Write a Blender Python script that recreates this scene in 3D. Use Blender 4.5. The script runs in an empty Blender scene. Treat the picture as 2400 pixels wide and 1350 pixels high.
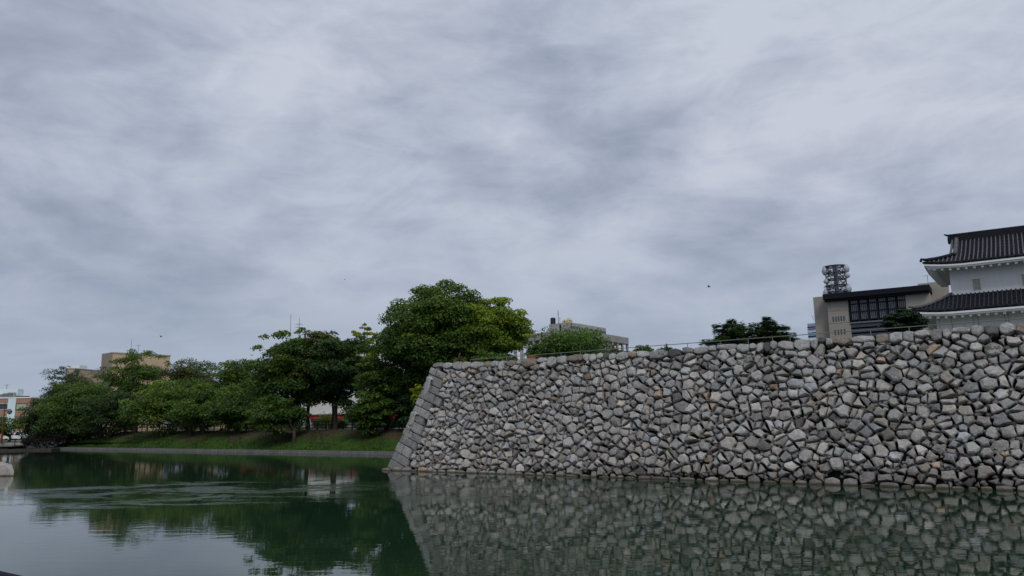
import bpy, math, random
import numpy as np
from mathutils import Vector, Matrix
random.seed(7); rng = np.random.default_rng(11)
scene = bpy.context.scene
col = scene.collection
rad = math.radians

# ------------------------------------------------------------------ camera
FPX = 1800.0; PITCH = rad(9.83); ROLL = rad(0.87)
C0 = np.array([0, 0, 3.6])
Fw = np.array([0, math.cos(PITCH), math.sin(PITCH)]); _R0 = np.array([1., 0, 0]); _U0 = np.array([0, -math.sin(PITCH), math.cos(PITCH)])
Rt = math.cos(ROLL) * _R0 - math.sin(ROLL) * _U0
Up = math.sin(ROLL) * _R0 + math.cos(ROLL) * _U0
cam = bpy.data.cameras.new('camera'); cam_ob = bpy.data.objects.new('camera', cam); col.objects.link(cam_ob)
cam.sensor_width = 36; cam.lens = 36 * FPX / 2400; cam.clip_start = 0.1; cam.clip_end = 20000
m = Matrix.Identity(4)
for i in range(3):
    m[i][0] = Rt[i]; m[i][1] = Up[i]; m[i][2] = -Fw[i]; m[i][3] = C0[i]
cam_ob.matrix_world = m
scene.camera = cam_ob

# ------------------------------------------------------------------ node helpers
class NT:
    def __init__(s, tree): s.t = tree; s.n = tree.nodes; s.l = tree.links
    def node(s, typ, **kw):
        nd = s.n.new(typ)
        for k, v in kw.items(): setattr(nd, k, v)
        return nd
    def set(s, sock, v):
        if isinstance(v, bpy.types.NodeSocket): s.l.new(v, sock)
        elif v is not None:
            if isinstance(v, (tuple, list)) and len(v) == 3 and sock.type == 'RGBA': v = (*v, 1)
            sock.default_value = v
    def math(s, op, a, b=None, c=None, clamp=False):
        nd = s.node('ShaderNodeMath', operation=op, use_clamp=clamp)
        s.set(nd.inputs[0], a)
        if b is not None: s.set(nd.inputs[1], b)
        if c is not None: s.set(nd.inputs[2], c)
        return nd.outputs[0]
    def noise(s, vec, scale, detail=4, rough=.5, dist=0, out=0, lac=2):
        nd = s.node('ShaderNodeTexNoise'); s.set(nd.inputs['Vector'], vec)
        for k, v in (('Scale', scale), ('Detail', detail), ('Roughness', rough), ('Distortion', dist), ('Lacunarity', lac)): nd.inputs[k].default_value = v
        return nd.outputs[out]
    def mapping(s, vec, loc=(0, 0, 0), rot=(0, 0, 0), sc=(1, 1, 1)):
        nd = s.node('ShaderNodeMapping'); s.set(nd.inputs[0], vec)
        nd.inputs[1].default_value = loc; nd.inputs[2].default_value = rot; nd.inputs[3].default_value = sc
        return nd.outputs[0]
    def ramp(s, f, stops):
        nd = s.node('ShaderNodeValToRGB'); s.set(nd.inputs[0], f); e = nd.color_ramp.elements
        while len(e) < len(stops): e.new(.5)
        for el, (p, c) in zip(e, stops):
            el.position = p; el.color = (*c, 1) if isinstance(c, (tuple, list)) else (c, c, c, 1)
        return nd.outputs[0]
    def mix(s, f, a, b, mode='MIX'):
        nd = s.node('ShaderNodeMix', data_type='RGBA', blend_type=mode)
        s.set(nd.inputs[0], f); s.set(nd.inputs[6], a); s.set(nd.inputs[7], b)
        return nd.outputs[2]
    def rng(s, v, a, b, c=0., d=1., smooth=True):
        nd = s.node('ShaderNodeMapRange'); nd.interpolation_type = 'SMOOTHSTEP' if smooth else 'LINEAR'
        s.set(nd.inputs[0], v)
        for i, x in enumerate((a, b, c, d)): nd.inputs[i + 1].default_value = x
        return nd.outputs[0]

# ------------------------------------------------------------------ sky
CLOUDS = [(2.6, 25.4, 5.4, 3.2, -15, -0.075), (9.1, 19.1, 5.4, 1.6, 28, -0.085), (17.3, 15.4, 7.5, 1.4, 20, -0.05), (14.1, 12.6, 6.0, 2.1, 8, -0.07), (21.3, 24.2, 5.7, 1.0, 20, -0.03), (-3.5, 16.0, 3.2, 1.4, 5, 0.07), (0.2, 21.6, 2.6, 2.0, 20, 0.045), (-18.0, 22.3, 4.6, 2.6, 0, 0.035), (-24.1, 19.4, 5.4, 2.0, -10, -0.04), (-30.5, 12.7, 4.9, 0.7, -14, -0.07), (-21.9, 11.2, 4.0, 0.9, -8, -0.07), (-15.0, 13.7, 4.3, 1.3, 0, -0.05), (-31.1, 11.1, 4.3, 0.5, -12, 0.05), (-31.7, 9.4, 7.5, 0.9, -4, -0.06), (-20.0, 13.4, 3.4, 1.1, 0, 0.04), (8.2, 13.9, 4.3, 0.9, -3, 0.055), (11.5, 9.9, 5.4, 0.7, 4, -0.05), (-11.2, 9.3, 4.6, 0.7, 0, -0.045), (17.5, 8.7, 7.5, 0.7, 5, 0.035), (29.5, 21.4, 10.0, 4.6, 10, 0.03), (16.5, 26.1, 7.5, 2.0, 15, 0.03), (-9.6, 10.9, 5.7, 0.6, 0, 0.03)]
SUN_EL, SUN_AZ = rad(46), rad(166)          # azimuth measured clockwise from +Y (behind the camera, to the right)
world = bpy.data.worlds.new('World'); scene.world = world; world.use_nodes = True
W = NT(world.node_tree); W.n.clear()
tc = W.node('ShaderNodeTexCoord').outputs['Generated']
sep = W.node('ShaderNodeSeparateXYZ'); W.set(sep.inputs[0], tc)
zz = W.math('ADD', W.math('MAXIMUM', sep.outputs[2], 0.0), 0.16)
cmb = W.node('ShaderNodeCombineXYZ')
W.set(cmb.inputs[0], W.math('DIVIDE', sep.outputs[0], zz)); W.set(cmb.inputs[1], W.math('DIVIDE', sep.outputs[1], zz))
P = cmb.outputs[0]
pm = W.mapping(P, loc=(3.1, 1.7, 0), rot=(0, 0, rad(-24)), sc=(.85, 1.1, 1))
n_big = W.noise(pm, .8, 3, .45, .6)
n_mid = W.noise(W.mapping(tc, loc=(8, 3, 2), rot=(rad(6), rad(-9), 0), sc=(1, 1, 2.0)), 3.6, 9, .60, .55)
n_fine = W.noise(W.mapping(tc, loc=(1, 9, 5), rot=(rad(5), rad(-14), 0), sc=(1, 1, 2.7)), 8.5, 8, .60, .5)
bil = W.math('SUBTRACT', 1.0, W.math('ABSOLUTE', W.math('MULTIPLY_ADD', W.noise(W.mapping(tc, loc=(6, 2, 4), sc=(1, 1, 2.3)), 4.6, 8, .56, .4), 3.2, -1.6)))
bil = W.math('MULTIPLY', bil, W.rng(sep.outputs[2], .62, .12, .35, 1))
cl = W.math('ADD', W.math('MULTIPLY', n_big, .26), W.math('ADD', W.math('MULTIPLY', n_mid, .46), W.math('MULTIPLY', n_fine, .28)))
cl = W.math('ADD', cl, W.math('MULTIPLY_ADD', bil, .085, -.035))
# the larger cloud masses: darker bellies and brighter breaks, each at its own bearing and height in the sky
wob = W.node('ShaderNodeTexNoise'); W.set(wob.inputs['Vector'], tc); wob.inputs['Scale'].default_value = 5.5; wob.inputs['Detail'].default_value = 5
wv = W.node('ShaderNodeVectorMath', operation='MULTIPLY_ADD'); W.set(wv.inputs[0], wob.outputs[1]); wv.inputs[1].default_value = (.16, .16, .12); wv.inputs[2].default_value = (0, 0, 0)
wa = W.node('ShaderNodeVectorMath', operation='ADD'); W.set(wa.inputs[0], tc); W.set(wa.inputs[1], wv.outputs[0])
wb = W.node('ShaderNodeVectorMath', operation='SUBTRACT'); W.set(wb.inputs[0], wa.outputs[0]); wb.inputs[1].default_value = (.08, .08, .06)
def cloud_mass(az, el, wx, wy, tilt, amp):
    """az, el: bearing and height in degrees; wx, wy: half sizes in degrees; tilt: degrees"""
    az, el, tilt = rad(az), rad(el), rad(tilt)
    c = Vector((math.sin(az) * math.cos(el), math.cos(az) * math.cos(el), math.sin(el))); h = Vector((math.cos(az), -math.sin(az), 0)); v = h.cross(c)
    e1_, e2_ = h * math.cos(tilt) + v * math.sin(tilt), -h * math.sin(tilt) + v * math.cos(tilt); tot = None
    for e_, w_ in ((e1_, rad(wx)), (e2_, rad(wy))):
        d = W.node('ShaderNodeVectorMath', operation='DOT_PRODUCT'); W.set(d.inputs[0], wb.outputs[0]); d.inputs[1].default_value = tuple(e_ / w_)
        q = W.math('POWER', W.math('ABSOLUTE', d.outputs['Value']), 2.0); tot = q if tot is None else W.math('ADD', tot, q)
    f = W.node('ShaderNodeVectorMath', operation='DOT_PRODUCT'); W.set(f.inputs[0], tc); f.inputs[1].default_value = tuple(c)
    return W.math('MULTIPLY', W.math('MULTIPLY', W.math('EXPONENT', W.math('MULTIPLY', tot, -1.0)), W.math('GREATER_THAN', f.outputs['Value'], .3)), amp * .95)
for cm in CLOUDS: cl = W.math('ADD', cl, cloud_mass(*cm))
clc = W.ramp(cl, [(.34, (.295, .345, .445)), (.42, (.375, .424, .53)), (.50, (.47, .520, .627)), (.60, (.59, .635, .73))])
warm = W.noise(W.mapping(P, loc=(4, 4, 9)), .8, 3, .5)
clc = W.mix(W.rng(warm, .45, .7, 0, .45), clc, W.mix(1.0, clc, (1.035, .99, .99), 'MULTIPLY'))
# bluish-grey towards the horizon, where one looks through more air
hz = W.rng(sep.outputs[2], -.04, .34, .85, 0)
lowc = W.ramp(W.noise(W.mapping(P, loc=(2, 2, 7), sc=(.55, 1.2, 1)), 1.0, 5, .5, .3), [(.38, (.235, .31, .42)), (.60, (.335, .40, .52))])
clc = W.mix(hz, clc, lowc)
clc = W.mix(1.0, clc, W.ramp(sep.outputs[2], [(0, (1, 1, 1)), (.5, (1.0, 1.0, 1.0)), (1, (1.3, 1.3, 1.3))]), 'MULTIPLY')
sky = W.node('ShaderNodeTexSky', sky_type='NISHITA'); sky.sun_disc = False
sky.sun_elevation = SUN_EL; sky.sun_rotation = SUN_AZ
bg1 = W.node('ShaderNodeBackground'); W.set(bg1.inputs[0], sky.outputs[0]); bg1.inputs[1].default_value = .05
bg2 = W.node('ShaderNodeBackground'); W.set(bg2.inputs[0], clc); bg2.inputs[1].default_value = 1.0
ms = W.node('ShaderNodeMixShader'); ms.inputs[0].default_value = .93
W.l.new(bg1.outputs[0], ms.inputs[1]); W.l.new(bg2.outputs[0], ms.inputs[2])
W.l.new(ms.outputs[0], W.node('ShaderNodeOutputWorld').inputs[0])

sun = bpy.data.lights.new('sun', 'SUN'); sun.energy = 1.5; sun.angle = rad(22); sun.color = (1, .95, .87)
so = bpy.data.objects.new('sun', sun); col.objects.link(so)
sd = Vector((math.sin(SUN_AZ) * math.cos(SUN_EL), math.cos(SUN_AZ) * math.cos(SUN_EL), math.sin(SUN_EL)))
so.rotation_euler = sd.to_track_quat('Z', 'Y').to_euler(); so.location = (0, -40, 80)
scene.view_settings.view_transform = 'Standard'; scene.view_settings.look = 'None'
scene.view_settings.exposure = 0; scene.view_settings.gamma = 1
scene.cycles.max_bounces = 6; scene.cycles.transparent_max_bounces = 6
scene.cycles.use_denoising = True

# ------------------------------------------------------------------ geometry helpers
def ray(u, v): return Fw * FPX + Rt * (u - 1200) - Up * (v - 675)
def at_z(u, v, z): q = ray(u, v); return C0 + q * (z - 3.6) / q[2]
def at_y(u, v, y): q = ray(u, v); return C0 + q * y / q[1]
def proj(P): q = np.array(P) - C0; w = q @ Fw; return 1200 + FPX * (q @ Rt) / w, 675 - FPX * (q @ Up) / w
Dw = np.array([.822185, -.569221, 0]); Bw = np.array([.569221, .822185, 0])   # along the stone wall / into the castle ground

class MB:
    def __init__(s): s.v = []; s.f = []; s.c = []; s.cur = None
    def color(s, c): s.cur = c; return s
    def add(s, vs, fs):
        o = len(s.v); s.v += [tuple(map(float, p)) for p in vs]; s.f += [tuple(i + o for i in f) for f in fs]; s.c += [s.cur] * len(fs); return s
    def box(s, a, b, fr=None):
        x0, y0, z0 = a; x1, y1, z1 = b
        vs = [(x, y, z) for z in (z0, z1) for y in (y0, y1) for x in (x0, x1)]
        if fr is not None: vs = [fr(p) for p in vs]
        return s.add(vs, [(0, 2, 3, 1), (4, 5, 7, 6), (0, 1, 5, 4), (2, 6, 7, 3), (0, 4, 6, 2), (1, 3, 7, 5)])
    def tube(s, pts, rs, n=8, cap=True):
        pts = [Vector(p) for p in pts]
        if not isinstance(rs, (list, tuple)): rs = [rs] * len(pts)
        vs = []; fs = []; prev = None
        for i, p in enumerate(pts):
            t = (pts[min(i + 1, len(pts) - 1)] - pts[max(i - 1, 0)]).normalized()
            if prev is None: prev = t.orthogonal().normalized()
            a = (prev - t * prev.dot(t)).normalized(); prev = a; bb = t.cross(a)
            for k in range(n):
                an = 2 * math.pi * k / n; vs.append(p + (a * math.cos(an) + bb * math.sin(an)) * rs[i])
        for i in range(len(pts) - 1):
            for k in range(n):
                a = i * n + k; b = i * n + (k + 1) % n; fs.append((a, b, b + n, a + n))
        if cap: fs.append(tuple(range(n - 1, -1, -1))); fs.append(tuple(range((len(pts) - 1) * n, len(pts) * n)))
        return s.add(vs, fs)
    def bar(s, a, b, w):                       # square bar
        return s.tube([a, b], w * .7, 4)
    def lathe(s, prof, c=(0, 0, 0), n=12, axis=None):
        vs = []; fs = []
        q = Vector((0, 0, 1)).rotation_difference(Vector(axis)) if axis is not None else None
        for r, z in prof:
            for k in range(n):
                an = 2 * math.pi * k / n; p = Vector((r * math.cos(an), r * math.sin(an), z))
                if q: p = q @ p
                vs.append(p + Vector(c))
        for i in range(len(prof) - 1):
            for k in range(n):
                a = i * n + k; b = i * n + (k + 1) % n; fs.append((a, b, b + n, a + n))
        return s.add(vs, fs)
    def mesh(s, name, mat, smooth=False):
        me = bpy.data.meshes.new(name); me.from_pydata(s.v, [], s.f)
        if mat: me.materials.append(mat)
        if any(c is not None for c in s.c):
            at = me.attributes.new('tint', 'FLOAT_COLOR', 'FACE')
            at.data.foreach_set('color', np.array([(*(c or (1, 1, 1)), 1) for c in s.c], dtype=np.float32).ravel())
        if smooth: me.polygons.foreach_set('use_smooth', [True] * len(me.polygons))
        me.update(); return me
    def build(s, name, mat, parent=None, smooth=False, **kw):
        o = bpy.data.objects.new(name, s.mesh(name, mat, smooth)); col.objects.link(o)
        if parent is not None: o.parent = parent
        for k, v in kw.items(): o[k] = v
        return o

def thing(name, label, cat, loc=(0, 0, 0), rz=0, group=None):
    o = bpy.data.objects.new(name, None); col.objects.link(o); o.empty_display_size = .3
    o.location = tuple(loc); o.rotation_euler = (0, 0, rz); o['label'] = label; o['category'] = cat
    if group: o['group'] = group
    return o
def tag(o, label, cat, group=None):
    o['label'] = label; o['category'] = cat
    if group: o['group'] = group
    return o
def link(name, me, parent=None):
    o = bpy.data.objects.new(name, me); col.objects.link(o)
    if parent is not None: o.parent = parent
    return o

# ------------------------------------------------------------------ materials
def mat(name, base, rough=.7, spec=.3, var=.15, scale=3., bump=0., bscale=20., tint=False, metal=0., streak=0., coord='Object'):
    m = bpy.data.materials.new(name); m.use_nodes = True; T = NT(m.node_tree)
    bs = T.n['Principled BSDF']; tcn = T.node('ShaderNodeTexCoord').outputs[coord]
    c = (*base, 1)
    if tint:
        at = T.node('ShaderNodeAttribute', attribute_name='tint'); c = at.outputs[0]
    nz = T.noise(tcn, scale, 6, .6)
    k = T.ramp(nz, [(.3, 1 - var), (.7, 1 + var)])
    c = T.mix(1.0, c, k, 'MULTIPLY')
    if streak:
        st = T.noise(T.mapping(tcn, sc=(2.2, 2.2, .18)), 2.0, 5, .65)
        c = T.mix(1.0, c, T.ramp(st, [(.42, 1 - streak), (.6, 1.0)]), 'MULTIPLY')
    T.set(bs.inputs['Base Color'], c); bs.inputs['Roughness'].default_value = rough
    bs.inputs['Specular IOR Level'].default_value = spec; bs.inputs['Metallic'].default_value = metal
    if bump:
        b = T.node('ShaderNodeBump'); b.inputs['Strength'].default_value = bump; b.inputs['Distance'].default_value = .05
        T.set(b.inputs['Height'], T.noise(tcn, bscale, 6, .65)); T.l.new(b.outputs[0], bs.inputs['Normal'])
    return m

def stone_mat():
    m = bpy.data.materials.new('stone'); m.use_nodes = True; T = NT(m.node_tree); bs = T.n['Principled BSDF']
    pos = T.node('ShaderNodeNewGeometry').outputs['Position']
    at = T.node('ShaderNodeAttribute', attribute_name='tint')
    c = at.outputs[0]
    n1 = T.noise(pos, 1.7, 5, .6); c = T.mix(1.0, c, T.ramp(n1, [(.3, .80), (.7, 1.18)]), 'MULTIPLY')
    n2 = T.noise(pos, 6.5, 8, .72, .4); c = T.mix(1.0, c, T.ramp(n2, [(.30, .45), (.44, .92), (.68, 1.2)]), 'MULTIPLY')
    n3 = T.noise(pos, 26, 4, .7); c = T.mix(1.0, c, T.ramp(n3, [(.3, .82), (.7, 1.15)]), 'MULTIPLY')
    # dark weathering runs and lichen
    n4 = T.noise(T.mapping(pos, sc=(1, 1, .35)), .55, 5, .6, .5)
    c = T.mix(T.rng(n4, .55, .72, 0, .55), c, T.mix(1.0, c, (.48, .47, .45), 'MULTIPLY'))
    warm = T.noise(pos, .9, 4, .6); c = T.mix(T.rng(warm, .6, .78, 0, .35), c, T.mix(1.0, c, (1.1, .93, .74), 'MULTIPLY'))
    szz = T.node('ShaderNodeSeparateXYZ'); T.set(szz.inputs[0], pos)
    damp = T.math('MULTIPLY', T.rng(T.math('ADD', szz.outputs[2], T.math('MULTIPLY', T.noise(pos, .5, 4), -1.6)), .5, -.5, 0, 1), T.rng(szz.outputs[0], -4, 14, .15, .8))
    c = T.mix(damp, c, T.mix(1.0, c, (.50, .48, .47), 'MULTIPLY'))
    moss = T.noise(pos, 1.1, 7, .7, .6); c = T.mix(T.rng(moss, .60, .70, 0, .5), c, T.mix(1.0, c, (.62, .66, .42), 'MULTIPLY'))
    # band left by the water level
    sz = T.node('ShaderNodeSeparateXYZ'); T.set(sz.inputs[0], pos)
    wob = T.math('ADD', sz.outputs[2], T.math('MULTIPLY', T.math('SUBTRACT', T.noise(pos, 2.5, 3), .5), .08))
    c = T.mix(T.math('MULTIPLY', T.rng(wob, .17, .11, 0, .8), T.rng(T.noise(pos, .7, 3), .38, .6, .25, 1)), c, (.20, .165, .12, 1))
    c = T.mix(T.rng(wob, .11, .04, 0, .85), c, (.05, .045, .035, 1))
    T.set(bs.inputs['Base Color'], c); bs.inputs['Roughness'].default_value = .9; bs.inputs['Specular IOR Level'].default_value = .2
    b = T.node('ShaderNodeBump'); b.inputs['Strength'].default_value = 1.0; b.inputs['Distance'].default_value = .10
    T.set(b.inputs['Height'], T.math('ADD', T.noise(pos, 5.0, 8, .66, .3), T.math('MULTIPLY', T.noise(pos, 24, 5, .6), .3)))
    T.l.new(b.outputs[0], bs.inputs['Normal']); return m
STONE = stone_mat()

def leaf_mat():
    m = bpy.data.materials.new('foliage'); m.use_nodes = True; T = NT(m.node_tree); bs = T.n['Principled BSDF']
    at = T.node('ShaderNodeAttribute', attribute_name='tint')
    T.set(bs.inputs['Base Color'], at.outputs[0]); bs.inputs['Roughness'].default_value = .55; bs.inputs['Specular IOR Level'].default_value = .25
    tr = T.node('ShaderNodeBsdfTranslucent'); T.set(tr.inputs[0], T.mix(1.0, at.outputs[0], (1.5, 1.6, .6), 'MULTIPLY'))
    mx = T.node('ShaderNodeMixShader'); mx.inputs[0].default_value = .3
    T.l.new(bs.outputs[0], mx.inputs[1]); T.l.new(tr.outputs[0], mx.inputs[2]); T.l.new(mx.outputs[0], T.n['Material Output'].inputs[0])
    return m
LEAF = leaf_mat()
BARK = mat('bark', (.045, .036, .028), .9, .1, .35, 3, .6, 14)
EARTH = mat('wall_earth', (.020, .018, .016), .95, .1, .3, 4)
CORE = EARTH
CONC = mat('concrete', (.36, .355, .34), .85, .2, .15, .5, .15, 12, streak=.25)
CONCD = mat('weathered_concrete', (.33, .325, .31), .85, .2, .2, .6, .1, 12, streak=.35)
KERB = mat('kerb_concrete', (.17, .172, .17), .85, .2, .2, .6, .1, 12, streak=.35)
TAN = mat('tan_cladding', (.285, .262, .235), .8, .2, .07, .3)
TANF = mat('sandy_tile', (.50, .385, .255), .8, .2, .08, .4, streak=.12)
PINK = mat('brown_pink_tile', (.33, .20, .155), .8, .2, .08, .6)
PALE = mat('pale_blue_panel', (.60, .74, .76), .6, .3, .05, .5)
WHITE = mat('white_paint', (.72, .72, .70), .6, .3, .06, 1)
PLASTER = mat('white_plaster', (.72, .73, .745), .85, .15, .04, .8, .05, 20, streak=.05)
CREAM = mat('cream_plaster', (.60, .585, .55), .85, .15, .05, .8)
TILE = mat('dark_roof_tile', (.010, .011, .016), .75, .2, .3, 3, .3, 15)
TILEL = mat('grey_roof_tile', (.085, .088, .10), .7, .2, .3, 2.5, .2, 15)
DARKM = mat('dark_metal', (.012, .013, .019), .85, .12, .1)
STEEL = mat('grey_steel', (.12, .128, .15), .5, .4, .15)
GALV = mat('galvanised', (.30, .31, .32), .5, .4, .15)
DISH = mat('dish_cover', (.36, .38, .42), .6, .3, .05)
RAILM = mat('rail_paint', (.15, .15, .145), .55, .4, .2)
FENCE = mat('fence_paint', (.018, .015, .013), .6, .3, .2)
GLASSD = mat('dark_glass', (.035, .042, .055), .12, .6, .2, .4)
GLASSG = mat('green_blind_glass', (.33, .38, .27), .25, .5, .1, .5)
BLUEG = mat('blue_glass', (.20, .33, .50), .25, .5, .12, .3)
BLUEL = mat('light_blue_panel', (.42, .60, .72), .4, .5, .1, .3)
RED = mat('red_fascia', (.42, .025, .03), .5, .4, .1)
YEL = mat('cream_yellow', (.55, .44, .24), .8, .2, .08)
BROWN = mat('brown_paint', (.10, .035, .02), .7, .3, .15)
TANK = mat('black_tank', (.02, .021, .026), .6, .3, .2)
ASPH = mat('pale_asphalt', (.20, .20, .19), .9, .2, .12, .3)
TERRA = mat('terracotta', (.24, .11, .065), .85, .2, .2, 6)
CAR_W = mat('white_car_paint', (.70, .71, .72), .3, .5, .02)
CAR_R = mat('red_car_paint', (.45, .03, .035), .3, .5, .02)
RUB = mat('rubber', (.015, .015, .015), .8, .2, .1)
BIRD = mat('bird_feathers', (.012, .012, .014), .7, .2, .1)

def ground_mat(name, grass, soil, lo=.45, hi=.6, pos_edge=None):
    m = bpy.data.materials.new(name); m.use_nodes = True; T = NT(m.node_tree); bs = T.n['Principled BSDF']
    pos = T.node('ShaderNodeNewGeometry').outputs['Position']
    g = T.mix(T.ramp(T.noise(pos, .8, 6, .65), [(.3, 0), (.7, 1.)]), grass, tuple(x * y for x, y in zip(grass, (1.6, 1.35, 1.1))))
    n = T.noise(pos, .16, 5, .6, .4)
    sz = T.node('ShaderNodeSeparateXYZ'); T.set(sz.inputs[0], pos)
    if pos_edge: n = T.math('ADD', n, T.rng(sz.outputs[2], pos_edge[0], pos_edge[1], -.16, .16))
    c = T.mix(T.rng(n, lo, hi), g, T.mix(T.noise(pos, 2.5, 4), soil, tuple(x * 1.7 for x in soil)))
    c = T.mix(1.0, c, T.ramp(T.noise(pos, 9, 5, .7), [(.3, .7), (.7, 1.25)]), 'MULTIPLY')
    T.set(bs.inputs['Base Color'], c); bs.inputs['Roughness'].default_value = .95; bs.inputs['Specular IOR Level'].default_value = .1
    b = T.node('ShaderNodeBump'); b.inputs['Strength'].default_value = .8; b.inputs['Distance'].default_value = .1
    T.set(b.inputs['Height'], T.noise(pos, 6, 6, .7)); T.l.new(b.outputs[0], bs.inputs['Normal']); return m
GRASSB = ground_mat('bank_grass', (.028, .062, .012), (.050, .036, .024), .50, .62, (.7, 2.2))
GROUND = ground_mat('ground_cover', (.05, .07, .03), (.12, .11, .10), .45, .6)

def water_mat():
    m = bpy.data.materials.new('moat_water'); m.use_nodes = True; T = NT(m.node_tree); bs = T.n['Principled BSDF']
    pos = T.node('ShaderNodeNewGeometry').outputs['Position']
    sp = T.node('ShaderNodeSeparateXYZ'); T.set(sp.inputs[0], pos); X, Y = sp.outputs[0], sp.outputs[1]
    c = T.mix(T.noise(pos, .05, 4, .6, .5), (.008, .024, .012, 1), (.014, .036, .018, 1))
    T.set(bs.inputs['Base Color'], c); bs.inputs['IOR'].default_value = 1.333; bs.inputs['Specular IOR Level'].default_value = .5
    # gusts: a patch of cat's-paws between the bank and the wall foot, very calm water elsewhere
    gn = T.noise(T.mapping(pos, rot=(0, 0, rad(4)), sc=(.55, 1.2, 1)), .22, 8, .8, .8)
    band = T.math('MULTIPLY', T.rng(Y, 35, 38.5, 0, 1), T.rng(Y, 53, 48, 0, 1))
    side = T.math('MULTIPLY', T.rng(X, -31, -23, 0, 1), T.rng(X, -6, -14, .12, 1))
    gust = T.math('MULTIPLY', T.math('MULTIPLY', band, side), T.rng(gn, .50, .60, .01, 1))
    # small ripples
    r1 = T.noise(T.mapping(pos, rot=(0, 0, rad(8)), sc=(.55, 1.35, 1)), 1.5, 3, .45, .2)
    r2 = T.noise(T.mapping(pos, rot=(0, 0, rad(-14)), sc=(.4, 1.7, 1)), 4.6, 2, .5, .3)
    r3 = T.noise(T.mapping(pos, sc=(.9, 1.1, 1)), 2.3, 4, .7)
    calm = T.rng(T.noise(pos, .09, 3), .35, .65, .45, 1.3)
    h = T.math('ADD', T.math('MULTIPLY', r1, T.math('MULTIPLY', calm, .0028)), T.math('MULTIPLY', r2, T.math('MULTIPLY', calm, .0005)))
    h = T.math('ADD', h, T.math('MULTIPLY', T.math('MULTIPLY', r3, gust), .021))
    b = T.node('ShaderNodeBump'); b.inputs['Strength'].default_value = 1.0; b.inputs['Distance'].default_value = 1.0
    T.set(b.inputs['Height'], h); T.l.new(b.outputs[0], bs.inputs['Normal'])
    far = T.rng(Y, 34, 46, .0, .045)
    T.set(bs.inputs['Roughness'], T.math('ADD', .004, T.math('ADD', far, T.math('MULTIPLY', gust, .015))))
    return m
WATER = water_mat()

# ------------------------------------------------------------------ the setting
mb = MB(); mb.add([(-400, -40, 0), (150, -40, 0), (150, 190, 0), (-400, 190, 0)], [(0, 1, 2, 3)])
mb.build('water', WATER, kind='structure')

K0 = np.array([-13.96, 89.83, 0])              # a point of the far kerb's waterline
def bank_pt(u, e, z=2.8):
    q = ray(u, 1000); t = ((K0 - C0) @ Bw + e) / (q @ Bw); p = C0 + q * t; return np.array([p[0], p[1], z])
def bank_z(e):
    return .33 if e < .7 else (2.8 if e > 9 else .33 + 2.47 * math.sin((e - .7) / 8.3 * math.pi / 2) ** 1.1)
A_L = float((bank_pt(118, 0) - K0) @ Dw)      # left end of the kerb (negative: to the left)
A_R = 46.0
# ground to the horizon
mb = MB(); lf = K0 + Dw * A_L; g0 = lf + Bw * .5
mb.add([(-9000, lf[1] + 1, 1.15), (lf[0] - 1, lf[1] + 1, 1.15), (*(K0 + Dw * A_R + Bw * 12)[:2], 1.15), (9000, 60, 1.15), (9000, 12000, 1.15), (-9000, 12000, 1.15)],
       [(0, 1, 2, 3, 4, 5)])
mb.build('ground', GROUND, kind='structure')
# grassy bank and the level ground behind it
mb = MB(); es = [.55, .8, 1.5, 2.5, 3.5, 4.5, 5.5, 6.5, 7.5, 8.3, 9.1, 12, 60, 60.5]
na = 70; vs = []
for i in range(na + 1):
    a = A_L + (A_R - A_L) * i / na
    for e in es:
        p = K0 + Dw * a + Bw * e; z = bank_z(e)
        if e > 60.2: z = 1.0
        fade = min(1, max(0, (a - A_L) / 9)); zz_ = z if e < .9 else 1.16 + (z - 1.16) * fade if z > 1.16 else z
        if 1 < e < 9: zz_ += .10 * math.sin(a * .7 + e) + .07 * math.sin(a * 1.9 - e * 1.3)
        vs.append((p[0], p[1], zz_))
ne = len(es)
mb.add(vs, [(i * ne + j, (i + 1) * ne + j, (i + 1) * ne + j + 1, i * ne + j + 1) for i in range(na) for j in range(ne - 1)])
mb.build('grass_bank', GRASSB, kind='structure', smooth=True)
# short tufts of grass along the bank
def quads_mesh(name, C, T1, T2, colr, material, parent=None):
    n = len(C); V = np.empty((n, 4, 3), np.float32)
    V[:, 0] = C - T1; V[:, 1] = C - T2 * .62; V[:, 2] = C + T1; V[:, 3] = C + T2 * .62
    me = bpy.data.meshes.new(name); me.vertices.add(n * 4); me.vertices.foreach_set('co', V.ravel())
    me.loops.add(n * 4); me.loops.foreach_set('vertex_index', np.arange(n * 4, dtype=np.int32))
    me.polygons.add(n); me.polygons.foreach_set('loop_start', np.arange(0, n * 4, 4, dtype=np.int32))
    try: me.polygons.foreach_set('loop_total', np.full(n, 4, dtype=np.int32))
    except Exception: pass
    at = me.attributes.new('tint', 'FLOAT_COLOR', 'FACE'); cc = np.ones((n, 4), np.float32); cc[:, :3] = colr
    at.data.foreach_set('color', cc.ravel()); me.materials.append(material); me.update(calc_edges=True); me.validate()
    return link(name, me, parent)
n = 26000; a = rng.uniform(A_L + 3, A_R, n); e = rng.uniform(.75, 9.5, n) ** 1.0
zt = np.array([bank_z(x) for x in e]) ; fade = np.clip((a - A_L) / 9, 0, 1); zt = np.where(zt > 1.16, 1.16 + (zt - 1.16) * fade, zt)
C = K0[None] + a[:, None] * Dw + e[:, None] * Bw; C[:, 2] = zt + .03
keep = (rng.random(n) < np.clip(1.15 - e / 8, .12, 1)); C = C[keep]; n = len(C)
T1 = rng.normal(0, .03, (n, 3)); T1[:, 2] = rng.uniform(.07, .2, n); T2 = rng.normal(0, 1, (n, 3)); T2[:, 2] = 0; T2 *= (.09 / np.linalg.norm(T2, axis=1))[:, None]
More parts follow.
